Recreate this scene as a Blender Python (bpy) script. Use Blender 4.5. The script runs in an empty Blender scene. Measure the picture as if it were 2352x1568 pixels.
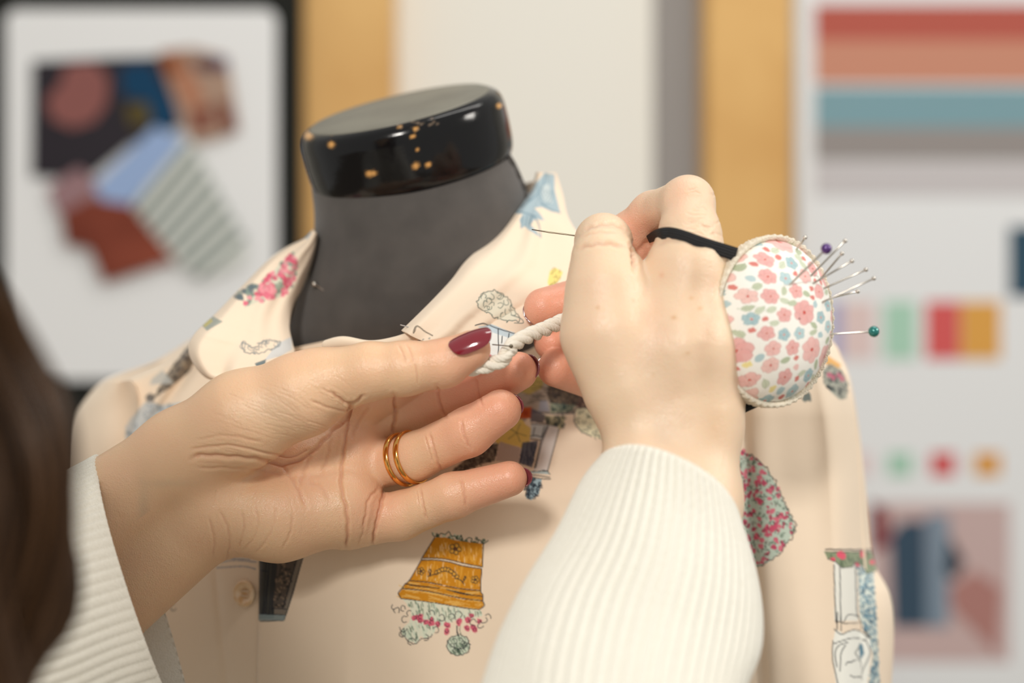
import bpy, math, random
import numpy as np
from mathutils import Vector

# ------------------------------------------------------------------ camera, world, lights, exposure
S = bpy.context.scene
COL = S.collection
CAMZ = 1.35
FPX = 60.0 / 36.0 * 2352.0            # focal length in pixels of the 2352 x 1568 frame
cam_d = bpy.data.cameras.new('camera'); cam = bpy.data.objects.new('camera', cam_d); COL.objects.link(cam)
cam.location = (0, 0, CAMZ); cam.rotation_euler = (math.pi / 2, 0, 0)
cam_d.lens = 60; cam_d.sensor_width = 36; cam_d.clip_start = 0.02
cam_d.dof.use_dof = True; cam_d.dof.focus_distance = 0.688; cam_d.dof.aperture_fstop = 3.7
S.camera = cam
S.view_settings.view_transform = 'Standard'; S.view_settings.look = 'None'
S.view_settings.gamma = 1; S.view_settings.use_curve_mapping = False
S.view_settings.exposure = 0.0
world = bpy.data.worlds.new('room_light'); S.world = world; world.use_nodes = True
world.node_tree.nodes['Background'].inputs[0].default_value = (0.95, 0.93, 0.88, 1)
world.node_tree.nodes['Background'].inputs[1].default_value = 0.52

def area_light(name, loc, target, size, power, color):
    l = bpy.data.lights.new(name, 'AREA'); l.shape = 'RECTANGLE'; l.size = size[0]; l.size_y = size[1]
    l.energy = power; l.color = color
    o = bpy.data.objects.new(name, l); COL.objects.link(o); o.location = loc
    o.rotation_euler = (Vector(target) - Vector(loc)).to_track_quat('-Z', 'Y').to_euler()
    return o
KEY = area_light('ceiling_lamp', (-0.38, -0.9, 2.08), (0.05, 0.70, 1.30), (0.24, 0.24), 18, (1.0, 0.95, 0.88))
FIL = area_light('side_lamp', (1.35, 0.35, 2.1), (0.05, 0.75, 1.30), (0.35, 0.45), 11, (1.0, 0.95, 0.88))
BCK = area_light('display_lamp', (0.5, 0.9, 2.9), (0.1, 1.9, 1.35), (1.2, 0.3), 8.5, (1.0, 0.97, 0.92))

# ------------------------------------------------------------------ helpers
def P(px, py, d):
    """a point of the place, from its picture position and its distance (m)"""
    px = np.asarray(px, float); py = np.asarray(py, float); d = np.asarray(d, float)
    return np.stack(np.broadcast_arrays((px - 1176) / FPX * d, d, CAMZ - (py - 784) / FPX * d), -1)
def proj(v):
    return 1176 + v[..., 0] / v[..., 1] * FPX, 784 - (v[..., 2] - CAMZ) / v[..., 1] * FPX
def lin(c):
    c = np.asarray(c, float)
    if c.max() > 1.0: c = c / 255.0
    return np.where(c <= 0.04045, c / 12.92, ((c + 0.055) / 1.055) ** 2.4)
def spline(pts, n):
    """Catmull-Rom through pts, n samples, evenly by chord"""
    p = np.asarray(pts, float)
    L = np.r_[0, np.cumsum(np.linalg.norm(np.diff(p, axis=0), axis=1) ** 0.999)]
    t = np.linspace(0, L[-1], n); out = np.zeros((n, p.shape[1]))
    q = np.vstack([2 * p[0] - p[1], p, 2 * p[-1] - p[-2]])
    i = np.clip(np.searchsorted(L, t, side='right') - 1, 0, len(p) - 2)
    u = ((t - L[i]) / (L[i + 1] - L[i]))[:, None]
    a, b, c, d = q[i], q[i + 1], q[i + 2], q[i + 3]
    return 0.5 * (2 * b + (c - a) * u + (2 * a - 5 * b + 4 * c - d) * u ** 2 + (3 * b - a - 3 * c + d) * u ** 3)
def rowspline(rows, n):
    """same but rows are indexed uniformly"""
    p = np.asarray(rows, float); m = len(p)
    t = np.linspace(0, m - 1, n); i = np.clip(t.astype(int), 0, m - 2); u = (t - i)[:, None]
    q = np.vstack([2 * p[0] - p[1], p, 2 * p[-1] - p[-2]])
    a, b, c, d = q[i], q[i + 1], q[i + 2], q[i + 3]
    return 0.5 * (2 * b + (c - a) * u + (2 * a - 5 * b + 4 * c - d) * u ** 2 + (3 * b - a - 3 * c + d) * u ** 3)
def seg_dist(x, y, pts, closed=False):
    pts = [tuple(map(float, p)) for p in pts]
    if closed: pts = pts + [pts[0]]
    best = np.full(np.shape(x), 1e9)
    for (ax, ay), (bx, by) in zip(pts[:-1], pts[1:]):
        dx, dy = bx - ax, by - ay; L = dx * dx + dy * dy + 1e-9
        t = np.clip(((x - ax) * dx + (y - ay) * dy) / L, 0, 1)
        best = np.minimum(best, (x - ax - t * dx) ** 2 + (y - ay - t * dy) ** 2)
    return np.sqrt(best)
def smooth01(t): t = np.clip(t, 0, 1); return t * t * (3 - 2 * t)

def mesh_obj(name, verts, faces, mat, parent=None, smooth=True, col=None, tris=None):
    me = bpy.data.meshes.new(name)
    verts = np.asarray(verts, np.float32); nv = len(verts)
    if isinstance(faces, np.ndarray) and faces.ndim == 2:
        k = faces.shape[1]; nf = len(faces)
        me.vertices.add(nv); me.vertices.foreach_set('co', verts.ravel())
        me.loops.add(nf * k); me.loops.foreach_set('vertex_index', faces.astype(np.int32).ravel())
        me.polygons.add(nf); me.polygons.foreach_set('loop_start', np.arange(0, nf * k, k, dtype=np.int32))
        me.update(calc_edges=True)
    else:
        me.from_pydata([tuple(map(float, v)) for v in verts], [], [tuple(map(int, f)) for f in faces])
    me.validate()
    if col is not None and len(me.vertices) == nv:
        a = me.color_attributes.new('Col', 'FLOAT_COLOR', 'POINT')
        c = np.ones((nv, 4), np.float32); c[:, :3] = col
        a.data.foreach_set('color', c.ravel())
    me.polygons.foreach_set('use_smooth', np.full(len(me.polygons), smooth))
    if mat: me.materials.append(mat)
    o = bpy.data.objects.new(name, me); COL.objects.link(o)
    if parent: o.parent = parent
    return o
def empty(name, loc=(0, 0, 0)):
    o = bpy.data.objects.new(name, None); COL.objects.link(o); o.empty_display_size = 0.02
    return o
def tag(o, label, cat, group=None, kind=None):
    if label: o['label'] = label
    if cat: o['category'] = cat
    if group: o['group'] = group
    if kind: o['kind'] = kind
    return o
def struct(o): o['kind'] = 'structure'; return o
def grid_faces(nu, nv, wrap_v=False, off=0):
    i = np.arange(nu - 1)[:, None]; j = np.arange(nv if wrap_v else nv - 1)[None, :]
    j2 = (j + 1) % nv
    a = i * nv + j; b = i * nv + j2; c = (i + 1) * nv + j2; d = (i + 1) * nv + j
    return np.stack([a, b, c, d], -1).reshape(-1, 4) + off
def solidify(o, t, off=1.0):
    m = o.modifiers.new('thickness', 'SOLIDIFY'); m.thickness = t; m.offset = off; return o
def tube(path, r, k=8, caps=True):
    """path (n,3), r scalar or (n,) -> verts, faces(list of quads array)"""
    p = np.asarray(path, float); n = len(p); r = np.broadcast_to(np.asarray(r, float), (n,))
    T = np.gradient(p, axis=0); T /= np.linalg.norm(T, axis=1)[:, None] + 1e-12
    N = np.zeros_like(p); up = np.array([0.13, 0.31, 0.94])
    v = np.cross(T[0], up); v /= np.linalg.norm(v); N[0] = v
    for i in range(1, n):
        v = N[i - 1] - T[i] * (N[i - 1] @ T[i]); N[i] = v / (np.linalg.norm(v) + 1e-12)
    B = np.cross(T, N)
    a = np.linspace(0, 2 * np.pi, k, endpoint=False)
    V = p[:, None] + r[:, None, None] * (N[:, None] * np.cos(a)[None, :, None] + B[:, None] * np.sin(a)[None, :, None])
    return V.reshape(-1, 3), grid_faces(n, k, True), T, N, B
def tube_closed(path, r, k=8):
    """a tube with domed ends"""
    p = np.asarray(path, float); r = np.broadcast_to(np.asarray(r, float), (len(p),))
    t0 = p[0] - p[1]; t0 /= np.linalg.norm(t0); t1 = p[-1] - p[-2]; t1 /= np.linalg.norm(t1)
    q = np.vstack([p[0] + t0 * r[0] * .6, p[0] + t0 * r[0] * .55, p[0] + t0 * r[0] * .3, p, p[-1] + t1 * r[-1] * .3, p[-1] + t1 * r[-1] * .55, p[-1] + t1 * r[-1] * .6])
    rr = np.r_[r[0] * .05, r[0] * .55, r[0] * .85, r, r[-1] * .85, r[-1] * .55, r[-1] * .05]
    V, F, *_ = tube(q, rr, k)
    return V, F
class Join:
    def __init__(s): s.v = []; s.f = []; s.c = []; s.n = 0
    def add(s, v, f, col=None):
        s.v.append(v); s.f.append(np.asarray(f) + s.n); s.n += len(v)
        if col is not None: s.c.append(np.broadcast_to(col, (len(v), 3)))
    def obj(s, name, mat, parent=None, smooth=True):
        return mesh_obj(name, np.vstack(s.v), np.vstack(s.f), mat, parent, smooth, np.vstack(s.c) if s.c else None)
def sphere(c, r, k=16, sq=(1, 1, 1)):
    t = np.linspace(0.02, np.pi - 0.02, k); a = np.linspace(0, 2 * np.pi, 2 * k, endpoint=False)
    V = np.stack([np.sin(t)[:, None] * np.cos(a), np.sin(t)[:, None] * np.sin(a), np.cos(t)[:, None] * np.ones_like(a)], -1).reshape(-1, 3)
    return V * np.array(sq) * r + np.asarray(c), grid_faces(k, 2 * k, True)
def box(name, x0, x1, y0, y1, z0, z1, mat, parent=None, bevel=0.0):
    v = [(x, y, z) for x in (x0, x1) for y in (y0, y1) for z in (z0, z1)]
    f = [(0, 1, 3, 2), (4, 6, 7, 5), (0, 4, 5, 1), (2, 3, 7, 6), (0, 2, 6, 4), (1, 5, 7, 3)]
    o = mesh_obj(name, v, f, mat, parent, smooth=False)
    if bevel:
        m = o.modifiers.new('bevel', 'BEVEL'); m.width = bevel; m.segments = 3
    return o

# ------------------------------------------------------------------ materials
def mat(name, color=None, rough=0.6, attr=False, metal=0.0, spec=0.5, sheen=0.0, sss=0.0, sss_r=(1, .35, .2), sss_s=0.003,
        coat=0.0, bump=None, mix=None, tint=None):
    m = bpy.data.materials.new(name); m.use_nodes = True; nt = m.node_tree; N = nt.nodes; L = nt.links
    b = N['Principled BSDF']; b.inputs['Roughness'].default_value = rough; b.inputs['Metallic'].default_value = metal
    b.inputs['Specular IOR Level'].default_value = spec
    b.inputs['Sheen Weight'].default_value = sheen; b.inputs['Coat Weight'].default_value = coat; b.inputs['Coat Roughness'].default_value = 0.08
    if sss:
        b.inputs['Subsurface Weight'].default_value = sss; b.inputs['Subsurface Radius'].default_value = sss_r
        b.inputs['Subsurface Scale'].default_value = sss_s
    tc = N.new('ShaderNodeTexCoord')
    src = None
    if attr:
        a = N.new('ShaderNodeAttribute'); a.attribute_name = 'Col'; src = a.outputs['Color']
    elif color is not None:
        c = tuple(lin(color)) + (1,); b.inputs['Base Color'].default_value = c
    if mix:                                   # (colour, scale, strength, detail): mottling by noise
        c2, sc, st, det = mix
        n = N.new('ShaderNodeTexNoise'); n.inputs['Scale'].default_value = sc; n.inputs['Detail'].default_value = det
        L.new(tc.outputs['Object'], n.inputs['Vector'])
        r = N.new('ShaderNodeMapRange'); r.inputs[1].default_value = 0.35; r.inputs[2].default_value = 0.68
        r.inputs[3].default_value = 0; r.inputs[4].default_value = st; L.new(n.outputs['Fac'], r.inputs[0])
        mx = N.new('ShaderNodeMix'); mx.data_type = 'RGBA'
        L.new(r.outputs[0], mx.inputs[0])
        if src: L.new(src, mx.inputs[6])
        else: mx.inputs[6].default_value = tuple(lin(color)) + (1,)
        mx.inputs[7].default_value = tuple(lin(c2)) + (1,); src = mx.outputs[2]
    if src: L.new(src, b.inputs['Base Color'])
    h = None
    for (kind, sc, st, dist) in (bump or []):
        if kind == 'noise':
            n = N.new('ShaderNodeTexNoise'); n.inputs['Scale'].default_value = sc; n.inputs['Detail'].default_value = 4; out = n.outputs['Fac']; vin = n.inputs['Vector']
            L.new(tc.outputs['Object'], vin)
        elif kind == 'cells':
            n = N.new('ShaderNodeTexVoronoi'); n.inputs['Scale'].default_value = sc; n.feature = 'DISTANCE_TO_EDGE'; out = n.outputs['Distance']
            L.new(tc.outputs['Object'], n.inputs['Vector'])
        elif kind == 'streak':
            mp = N.new('ShaderNodeMapping'); mp.inputs['Rotation'].default_value = (0, math.radians(-25), 0); mp.inputs['Scale'].default_value = (0.25, 1, 1.6)
            n = N.new('ShaderNodeTexNoise'); n.inputs['Scale'].default_value = sc; n.inputs['Detail'].default_value = 3; out = n.outputs['Fac']
            L.new(tc.outputs['Object'], mp.inputs['Vector']); L.new(mp.outputs[0], n.inputs['Vector'])
        elif kind == 'weave':
            w1 = N.new('ShaderNodeTexWave'); w1.bands_direction = 'X'; w1.inputs['Scale'].default_value = sc; w1.inputs['Distortion'].default_value = .6
            w2 = N.new('ShaderNodeTexWave'); w2.bands_direction = 'Z'; w2.inputs['Scale'].default_value = sc; w2.inputs['Distortion'].default_value = .6
            ad = N.new('ShaderNodeMath'); ad.operation = 'ADD'
            for w in (w1, w2): L.new(tc.outputs['Object'], w.inputs['Vector'])
            L.new(w1.outputs['Fac'], ad.inputs[0]); L.new(w2.outputs['Fac'], ad.inputs[1]); out = ad.outputs[0]
        bp = N.new('ShaderNodeBump'); bp.inputs['Strength'].default_value = st; bp.inputs['Distance'].default_value = dist
        L.new(out, bp.inputs['Height'])
        if h: L.new(h, bp.inputs['Normal'])
        h = bp.outputs[0]
    if h: L.new(h, b.inputs['Normal'])
    return m

M_skin = mat('skin', attr=True, rough=0.37, spec=0.5, sss=0.35, sss_r=(1.0, 0.38, 0.2), sss_s=0.004,
             bump=[('cells', 1100, 0.40, 0.0004), ('noise', 800, 0.22, 0.0006), ('noise', 120, 0.16, 0.0015)])
M_nail = mat('red_nail_polish', (128, 14, 34), rough=0.12, spec=0.6, coat=1.0)
M_nailedge = mat('plum_nail_polish', (120, 52, 62), rough=0.12, spec=0.7, coat=1.0)
M_gold = mat('gold', (236, 176, 96), rough=0.14, metal=1.0)
M_steel = mat('pin_steel', (205, 200, 192), rough=0.25, metal=1.0)
M_darksteel = mat('needle_steel', (120, 112, 95), rough=0.3, metal=1.0)
M_purple = mat('purple_pearl', (82, 40, 120), rough=0.16, metal=0.35, coat=1.0)
M_teal = mat('teal_pearl', (18, 122, 116), rough=0.16, metal=0.35, coat=1.0)
M_cloth = mat('printed_cotton', attr=True, rough=0.85, spec=0.2, sheen=0.15, bump=[('weave', 2200, 0.10, 0.0002), ('noise', 30, 0.10, 0.004)])
M_cloth_plain = mat('cream_cotton', (238, 219, 196), rough=0.85, spec=0.2, sheen=0.15, bump=[('weave', 2200, 0.10, 0.0002)])
M_cord = mat('cotton_cord', (251, 245, 231), rough=0.95, spec=0.1, sheen=0.3, bump=[('noise', 2600, 0.5, 0.0006)])
M_corduroy = mat('cream_corduroy', (233, 230, 219), rough=0.95, spec=0.1, sheen=0.35, bump=[('noise', 1800, 0.5, 0.0008)], mix=((222, 218, 204), 700, .5, 3))
M_neck = mat('charcoal_jersey', (84, 80, 77), rough=0.9, spec=0.15, sheen=0.25, bump=[('weave', 1500, .25, .0003), ('noise', 50, .2, .002)], mix=((68, 65, 63), 60, .6, 3))
M_cap = mat('black_lacquer', attr=True, rough=0.13, spec=0.36, coat=0.0, bump=[('noise', 90, 0.12, 0.0015)])
M_captop = mat('cap_top_reflection', (126, 123, 111), rough=0.5, spec=0.6, bump=[('noise', 200, 0.12, 0.001)], mix=((104, 101, 92), 35, .6, 4))  # grey base stands for the bright reflection on the black top
M_floral = mat('floral_cotton', attr=True, rough=0.85, spec=0.2, sheen=0.1, bump=[('weave', 2500, 0.15, 0.0002)])
M_lace = mat('lace_trim', (240, 232, 216), rough=0.95, spec=0.1, bump=[('cells', 900, 0.9, 0.0006)], mix=((205, 190, 160), 1500, .6, 2))
M_elastic = mat('black_elastic', (38, 38, 40), rough=0.7, spec=0.3, bump=[('streak', 900, .4, .0005)])
M_hair = mat('brown_hair', attr=True, rough=0.45, spec=0.4)
M_button = mat('shell_button', (232, 196, 150), rough=0.2, coat=0.6, mix=((250, 230, 200), 400, .8, 2))
def flat(name, c, rough=0.8, **k): return mat(name, c, rough=rough, spec=0.2, **k)
# ------------------------------------------------------------------ implicit surfaces (smooth unions of tapered capsules)
def smin(a, b, k):
    h = np.maximum(k - np.abs(a - b), 0) / k
    return np.minimum(a, b) - h * h * k * 0.25
def J(px, py, dmm, rpx):
    """joint: position and radius in metres"""
    p = P(px, py, dmm / 1000.0); return np.r_[p, rpx * dmm / 1000.0 / FPX]
def chain(*j): return [(j[i], j[i + 1]) for i in range(len(j) - 1)]
def cap_d(X, s):
    a, b = s; A = a[:3]; BA = b[:3] - A
    h = np.clip(((X - A) @ BA) / (BA @ BA), 0, 1)
    h = h.astype(X.dtype)
    return np.linalg.norm(X - A - h[:, None] * BA, axis=1) - (a[3] + h * (b[3] - a[3]))
def hand_sdf(X, palm, fingers, kp=0.008, kf=0.006, ks=0.003):
    d = None
    for s in palm:
        e = cap_d(X, s); d = e if d is None else smin(d, e, kp)
    out = d
    for f in fingers:
        g = None
        for s in f:
            e = cap_d(X, s); g = e if g is None else smin(g, e, ks)
        out = np.minimum(out, smin(d, g, kf))
    return out
def surface_nets(fn, lo, hi, h):
    lo = np.asarray(lo, float); n = np.ceil((np.asarray(hi) - lo) / h).astype(int) + 1
    ax = [lo[i] + h * np.arange(n[i]) for i in range(3)]
    F = np.empty(n, np.float32)
    # coarse-to-fine: only near cells are evaluated exactly
    st = 4
    axc = [a[::st] for a in ax]
    Xc = np.stack(np.meshgrid(*axc, indexing='ij'), -1).reshape(-1, 3)
    Fc = fn(Xc).reshape([len(a) for a in axc])
    idx = [np.minimum(np.arange(n[i]) // st, len(axc[i]) - 1) for i in range(3)]
    near = np.abs(Fc) < h * st * 2.2
    F[:] = Fc[np.ix_(*idx)]
    fine = near[np.ix_(*idx)]
    I = np.argwhere(fine)
    for s in range(0, len(I), 400000):
        q = I[s:s + 400000]; X = lo + h * q
        F[q[:, 0], q[:, 1], q[:, 2]] = fn(X)
    s = F < 0
    c = s[:-1, :-1, :-1].astype(np.int8)
    for dx, dy, dz in ((1,0,0),(0,1,0),(0,0,1),(1,1,0),(1,0,1),(0,1,1),(1,1,1)):
        c = c + s[dx:dx + n[0] - 1, dy:dy + n[1] - 1, dz:dz + n[2] - 1]
    act = (c > 0) & (c < 8); A = np.argwhere(act)
    ids = np.full(act.shape, -1, np.int64); ids[act] = np.arange(len(A))
    acc = np.zeros((len(A), 3)); cnt = np.zeros(len(A))
    corners = [(x, y, z) for x in (0, 1) for y in (0, 1) for z in (0, 1)]
    for a in corners:
        for b in corners:
            if sum(b) == sum(a) + 1 and sum(abs(p - q) for p, q in zip(a, b)) == 1:
                fa = F[A[:, 0] + a[0], A[:, 1] + a[1], A[:, 2] + a[2]]; fb = F[A[:, 0] + b[0], A[:, 1] + b[1], A[:, 2] + b[2]]
                m = (fa < 0) != (fb < 0); t = np.where(m, fa / np.where(m, fa - fb, 1), 0)
                p = np.array(a) + t[:, None] * (np.array(b) - np.array(a))
                acc += p * m[:, None]; cnt += m
    V = lo + h * (A + acc / cnt[:, None])
    Q = []
    for k in range(3):
        u, v = (k + 1) % 3, (k + 2) % 3
        sl0 = [slice(None)] * 3; sl1 = [slice(None)] * 3
        sl0[k] = slice(0, n[k] - 1); sl1[k] = slice(1, n[k])
        e = s[tuple(sl0)] != s[tuple(sl1)]
        E = np.argwhere(e)
        E = E[(E[:, u] > 0) & (E[:, v] > 0) & (E[:, u] < n[u] - 1) & (E[:, v] < n[v] - 1)]
        def cid(du, dv):
            q = E.copy(); q[:, u] += du; q[:, v] += dv; return ids[q[:, 0], q[:, 1], q[:, 2]]
        q = np.stack([cid(-1, -1), cid(0, -1), cid(0, 0), cid(-1, 0)], 1)
        inside = s[E[:, 0], E[:, 1], E[:, 2]]
        q[~inside] = q[~inside][:, ::-1]
        Q.append(q)
    Q = np.vstack(Q); Q = Q[(Q >= 0).all(1)]
    return V, Q
def subdivide(V, Q):
    n = len(V)
    e = np.stack([Q, np.roll(Q, -1, 1)], -1).reshape(-1, 2); es = np.sort(e, 1)
    key = es[:, 0] * n + es[:, 1]; uk, inv = np.unique(key, return_inverse=True)
    em = 0.5 * (V[uk // n] + V[uk % n]); fc = V[Q].mean(1)
    E = (n + inv).reshape(-1, 4); C = n + len(uk) + np.arange(len(Q))
    q = np.concatenate([np.stack([Q[:, i], E[:, i], C, E[:, i - 1]], 1) for i in range(4)])
    return np.vstack([V, em, fc]), q
def grad(fn, V, e=2e-4):
    g = np.stack([fn(V + np.eye(3)[i] * e) - fn(V - np.eye(3)[i] * e) for i in range(3)], 1)
    return g / (np.linalg.norm(g, axis=1)[:, None] + 1e-12)
def snap(fn, V, it=2, lim=0.001):
    for _ in range(it):
        g = grad(fn, V); f = np.clip(fn(V), -lim, lim); V = V - g * f[:, None]
    return V, grad(fn, V)
def relax(V, Q, it=2):
    for _ in range(it):
        acc = np.zeros_like(V); cnt = np.zeros(len(V))
        for i in range(4):
            a, b = Q[:, i], Q[:, (i + 1) % 4]
            for k in range(3):
                acc[:, k] += np.bincount(a, V[b, k], len(V)) + np.bincount(b, V[a, k], len(V))
            cnt += np.bincount(a, minlength=len(V)) + np.bincount(b, minlength=len(V))
        V = 0.5 * V + 0.5 * acc / cnt[:, None]
    return V
def surf_depth(fn, px, py, d0=0.56, d1=0.80):
    """distance (m) at which the line of sight through a picture point meets the surface"""
    t = np.linspace(d0, d1, 400); f = fn(P(np.full(400, px), np.full(400, py), t))
    i = np.argmax(f < 0)
    if f[i] >= 0: return None
    return float(t[i])

# ------------------------------------------------------------------ printed / painted colour canvas
class Canvas:
    def __init__(s, x0, y0, x1, y1, base, sc=1.0):
        s.x0, s.y0, s.sc = x0, y0, sc
        s.a = np.empty((int((y1 - y0) * sc) + 1, int((x1 - x0) * sc) + 1, 3), np.float32); s.a[:] = lin(base)
    def _win(s, xa, ya, xb, yb):
        h, w = s.a.shape[:2]
        i0 = max(0, int((ya - s.y0) * s.sc)); i1 = min(h, int((yb - s.y0) * s.sc) + 2)
        j0 = max(0, int((xa - s.x0) * s.sc)); j1 = min(w, int((xb - s.x0) * s.sc) + 2)
        if i0 >= i1 or j0 >= j1: return None
        Y, X = np.mgrid[i0:i1, j0:j1]
        return (slice(i0, i1), slice(j0, j1)), X / s.sc + s.x0, Y / s.sc + s.y0
    def _mix(s, sl, al, col):
        s.a[sl] = s.a[sl] * (1 - al[..., None]) + lin(col) * al[..., None]
    def stroke(s, pts, w, col, a=1.0, curve=True, closed=False):
        p = np.asarray(pts, float)
        if closed: p = np.vstack([p, p[:1]])
        if curve and len(p) > 2: p = spline(p, len(p) * 5)
        W = s._win(p[:, 0].min() - w - 2, p[:, 1].min() - w - 2, p[:, 0].max() + w + 2, p[:, 1].max() + w + 2)
        if W is None: return
        sl, X, Y = W
        s._mix(sl, np.clip(w / 2 - seg_dist(X, Y, p) + 0.5, 0, 1) * a, col)
    def fill(s, pts, col, a=1.0, soft=1.0):
        p = np.asarray(pts, float)
        W = s._win(p[:, 0].min() - 2, p[:, 1].min() - 2, p[:, 0].max() + 2, p[:, 1].max() + 2)
        if W is None: return
        sl, X, Y = W; ins = np.zeros(X.shape, bool)
        for (x1, y1), (x2, y2) in zip(p, np.roll(p, -1, 0)):
            if y1 != y2: ins ^= ((y1 > Y) != (y2 > Y)) & (X < (x2 - x1) * (Y - y1) / (y2 - y1) + x1)
        d = seg_dist(X, Y, p, True) * np.where(ins, 1, -1)
        s._mix(sl, np.clip(d / soft + 0.5, 0, 1) * a, col)
    def blob(s, x, y, r, col, a=1.0, rng=random, n=9, j=0.25, sx=1.0, rot=0.0, edge=None, ew=1.0):
        th = np.linspace(0, 2 * np.pi, n, endpoint=False)
        rr = np.array([r * (1 + rng.uniform(-j, j)) for _ in th])
        X = rr * np.cos(th) * sx; Y = rr * np.sin(th)
        p = np.stack([x + X * math.cos(rot) - Y * math.sin(rot), y + X * math.sin(rot) + Y * math.cos(rot)], 1)
        p = spline(np.vstack([p, p[:1]]), n * 4)
        s.fill(p, col, a)
        if edge is not None: s.stroke(p, ew, edge, curve=False)
    def sample(s, px, py):
        h, w = s.a.shape[:2]
        u = np.clip((px - s.x0) * s.sc, 0, w - 1.001); v = np.clip((py - s.y0) * s.sc, 0, h - 1.001)
        i = v.astype(int); j = u.astype(int); fu = (u - j)[:, None]; fv = (v - i)[:, None]
        return (s.a[i, j] * (1 - fu) + s.a[i, j + 1] * fu) * (1 - fv) + (s.a[i + 1, j] * (1 - fu) + s.a[i + 1, j + 1] * fu) * fv
def inside(poly, x, y):
    c = False
    for (x1, y1), (x2, y2) in zip(poly, poly[1:] + poly[:1]):
        if (y1 > y) != (y2 > y) and x < (x2 - x1) * (y - y1) / (y2 - y1) + x1: c = not c
    return c
# ------------------------------------------------------------------ the drawings printed on the cotton
INK = (38, 44, 52); BASE = (239, 220, 197)
R = random.Random(5)
def hatch(cv, poly, col, n, ang, ln, w, a=0.8, rng=R, jit=0.2):
    xs = [p[0] for p in poly]; ys = [p[1] for p in poly]
    k = 0; tries = 0
    while k < n and tries < n * 12:
        tries += 1
        x = rng.uniform(min(xs), max(xs)); y = rng.uniform(min(ys), max(ys))
        if not inside(poly, x, y): continue
        t = math.radians(ang) + rng.uniform(-jit, jit); l = ln * rng.uniform(.5, 1.2)
        ex, ey = x + math.cos(t) * l, y + math.sin(t) * l
        if not inside(poly, ex, ey): ex, ey = x, y; x, y = x - math.cos(t) * l * .4, y - math.sin(t) * l * .4
        cv.stroke([(x, y), ((x + ex) / 2 + rng.uniform(-1, 1), (y + ey) / 2 + rng.uniform(-1, 1)), (ex, ey)], w * rng.uniform(.7, 1.3), col, a); k += 1
def scatter(poly, n, rng=R):
    xs = [p[0] for p in poly]; ys = [p[1] for p in poly]; out = []; t = 0
    while len(out) < n and t < n * 30:
        t += 1; x = rng.uniform(min(xs), max(xs)); y = rng.uniform(min(ys), max(ys))
        if inside(poly, x, y): out.append((x, y))
    return out
def squig(cv, x, y, r, w=1.8, col=INK, rng=R):
    a0 = rng.uniform(0, 6.3); n = rng.randint(4, 6)
    cv.stroke([(x + math.cos(a0 + i * 1.0) * r * rng.uniform(.7, 1.1), y + math.sin(a0 + i * 1.0) * r * rng.uniform(.7, 1.1)) for i in range(n)], w, col, .9)
def scallop(cv, pts, amp, w=2.0, col=INK, step=9, rng=R):
    p = spline(pts, max(4, int(sum(math.dist(a, b) for a, b in zip(pts[:-1], pts[1:])) / step * 2)))
    q = [(x + rng.uniform(-amp, amp), y + rng.uniform(-amp, amp)) for x, y in p]
    cv.stroke(q, w, col, .95)
def bush(cv, poly, pale, mids, n, r, ink=True, rng=R, blossoms=None, nb=0):
    cv.fill(poly, pale, .85)
    for x, y in scatter(poly, n, rng): cv.blob(x, y, r * rng.uniform(.5, 1.1), rng.choice(mids), .85, rng, 7, .35, rng.uniform(.5, 1.0), rng.uniform(0, 3))
    for x, y in scatter(poly, nb, rng): cv.blob(x, y, r * rng.uniform(.7, 1.4), rng.choice(blossoms), .95, rng, 7, .2, rng.uniform(.7, 1), rng.uniform(0, 3))
    if ink:
        for x, y in scatter(poly, n, rng): squig(cv, x, y, r * rng.uniform(.4, .9), 1.6, INK, rng)

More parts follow.
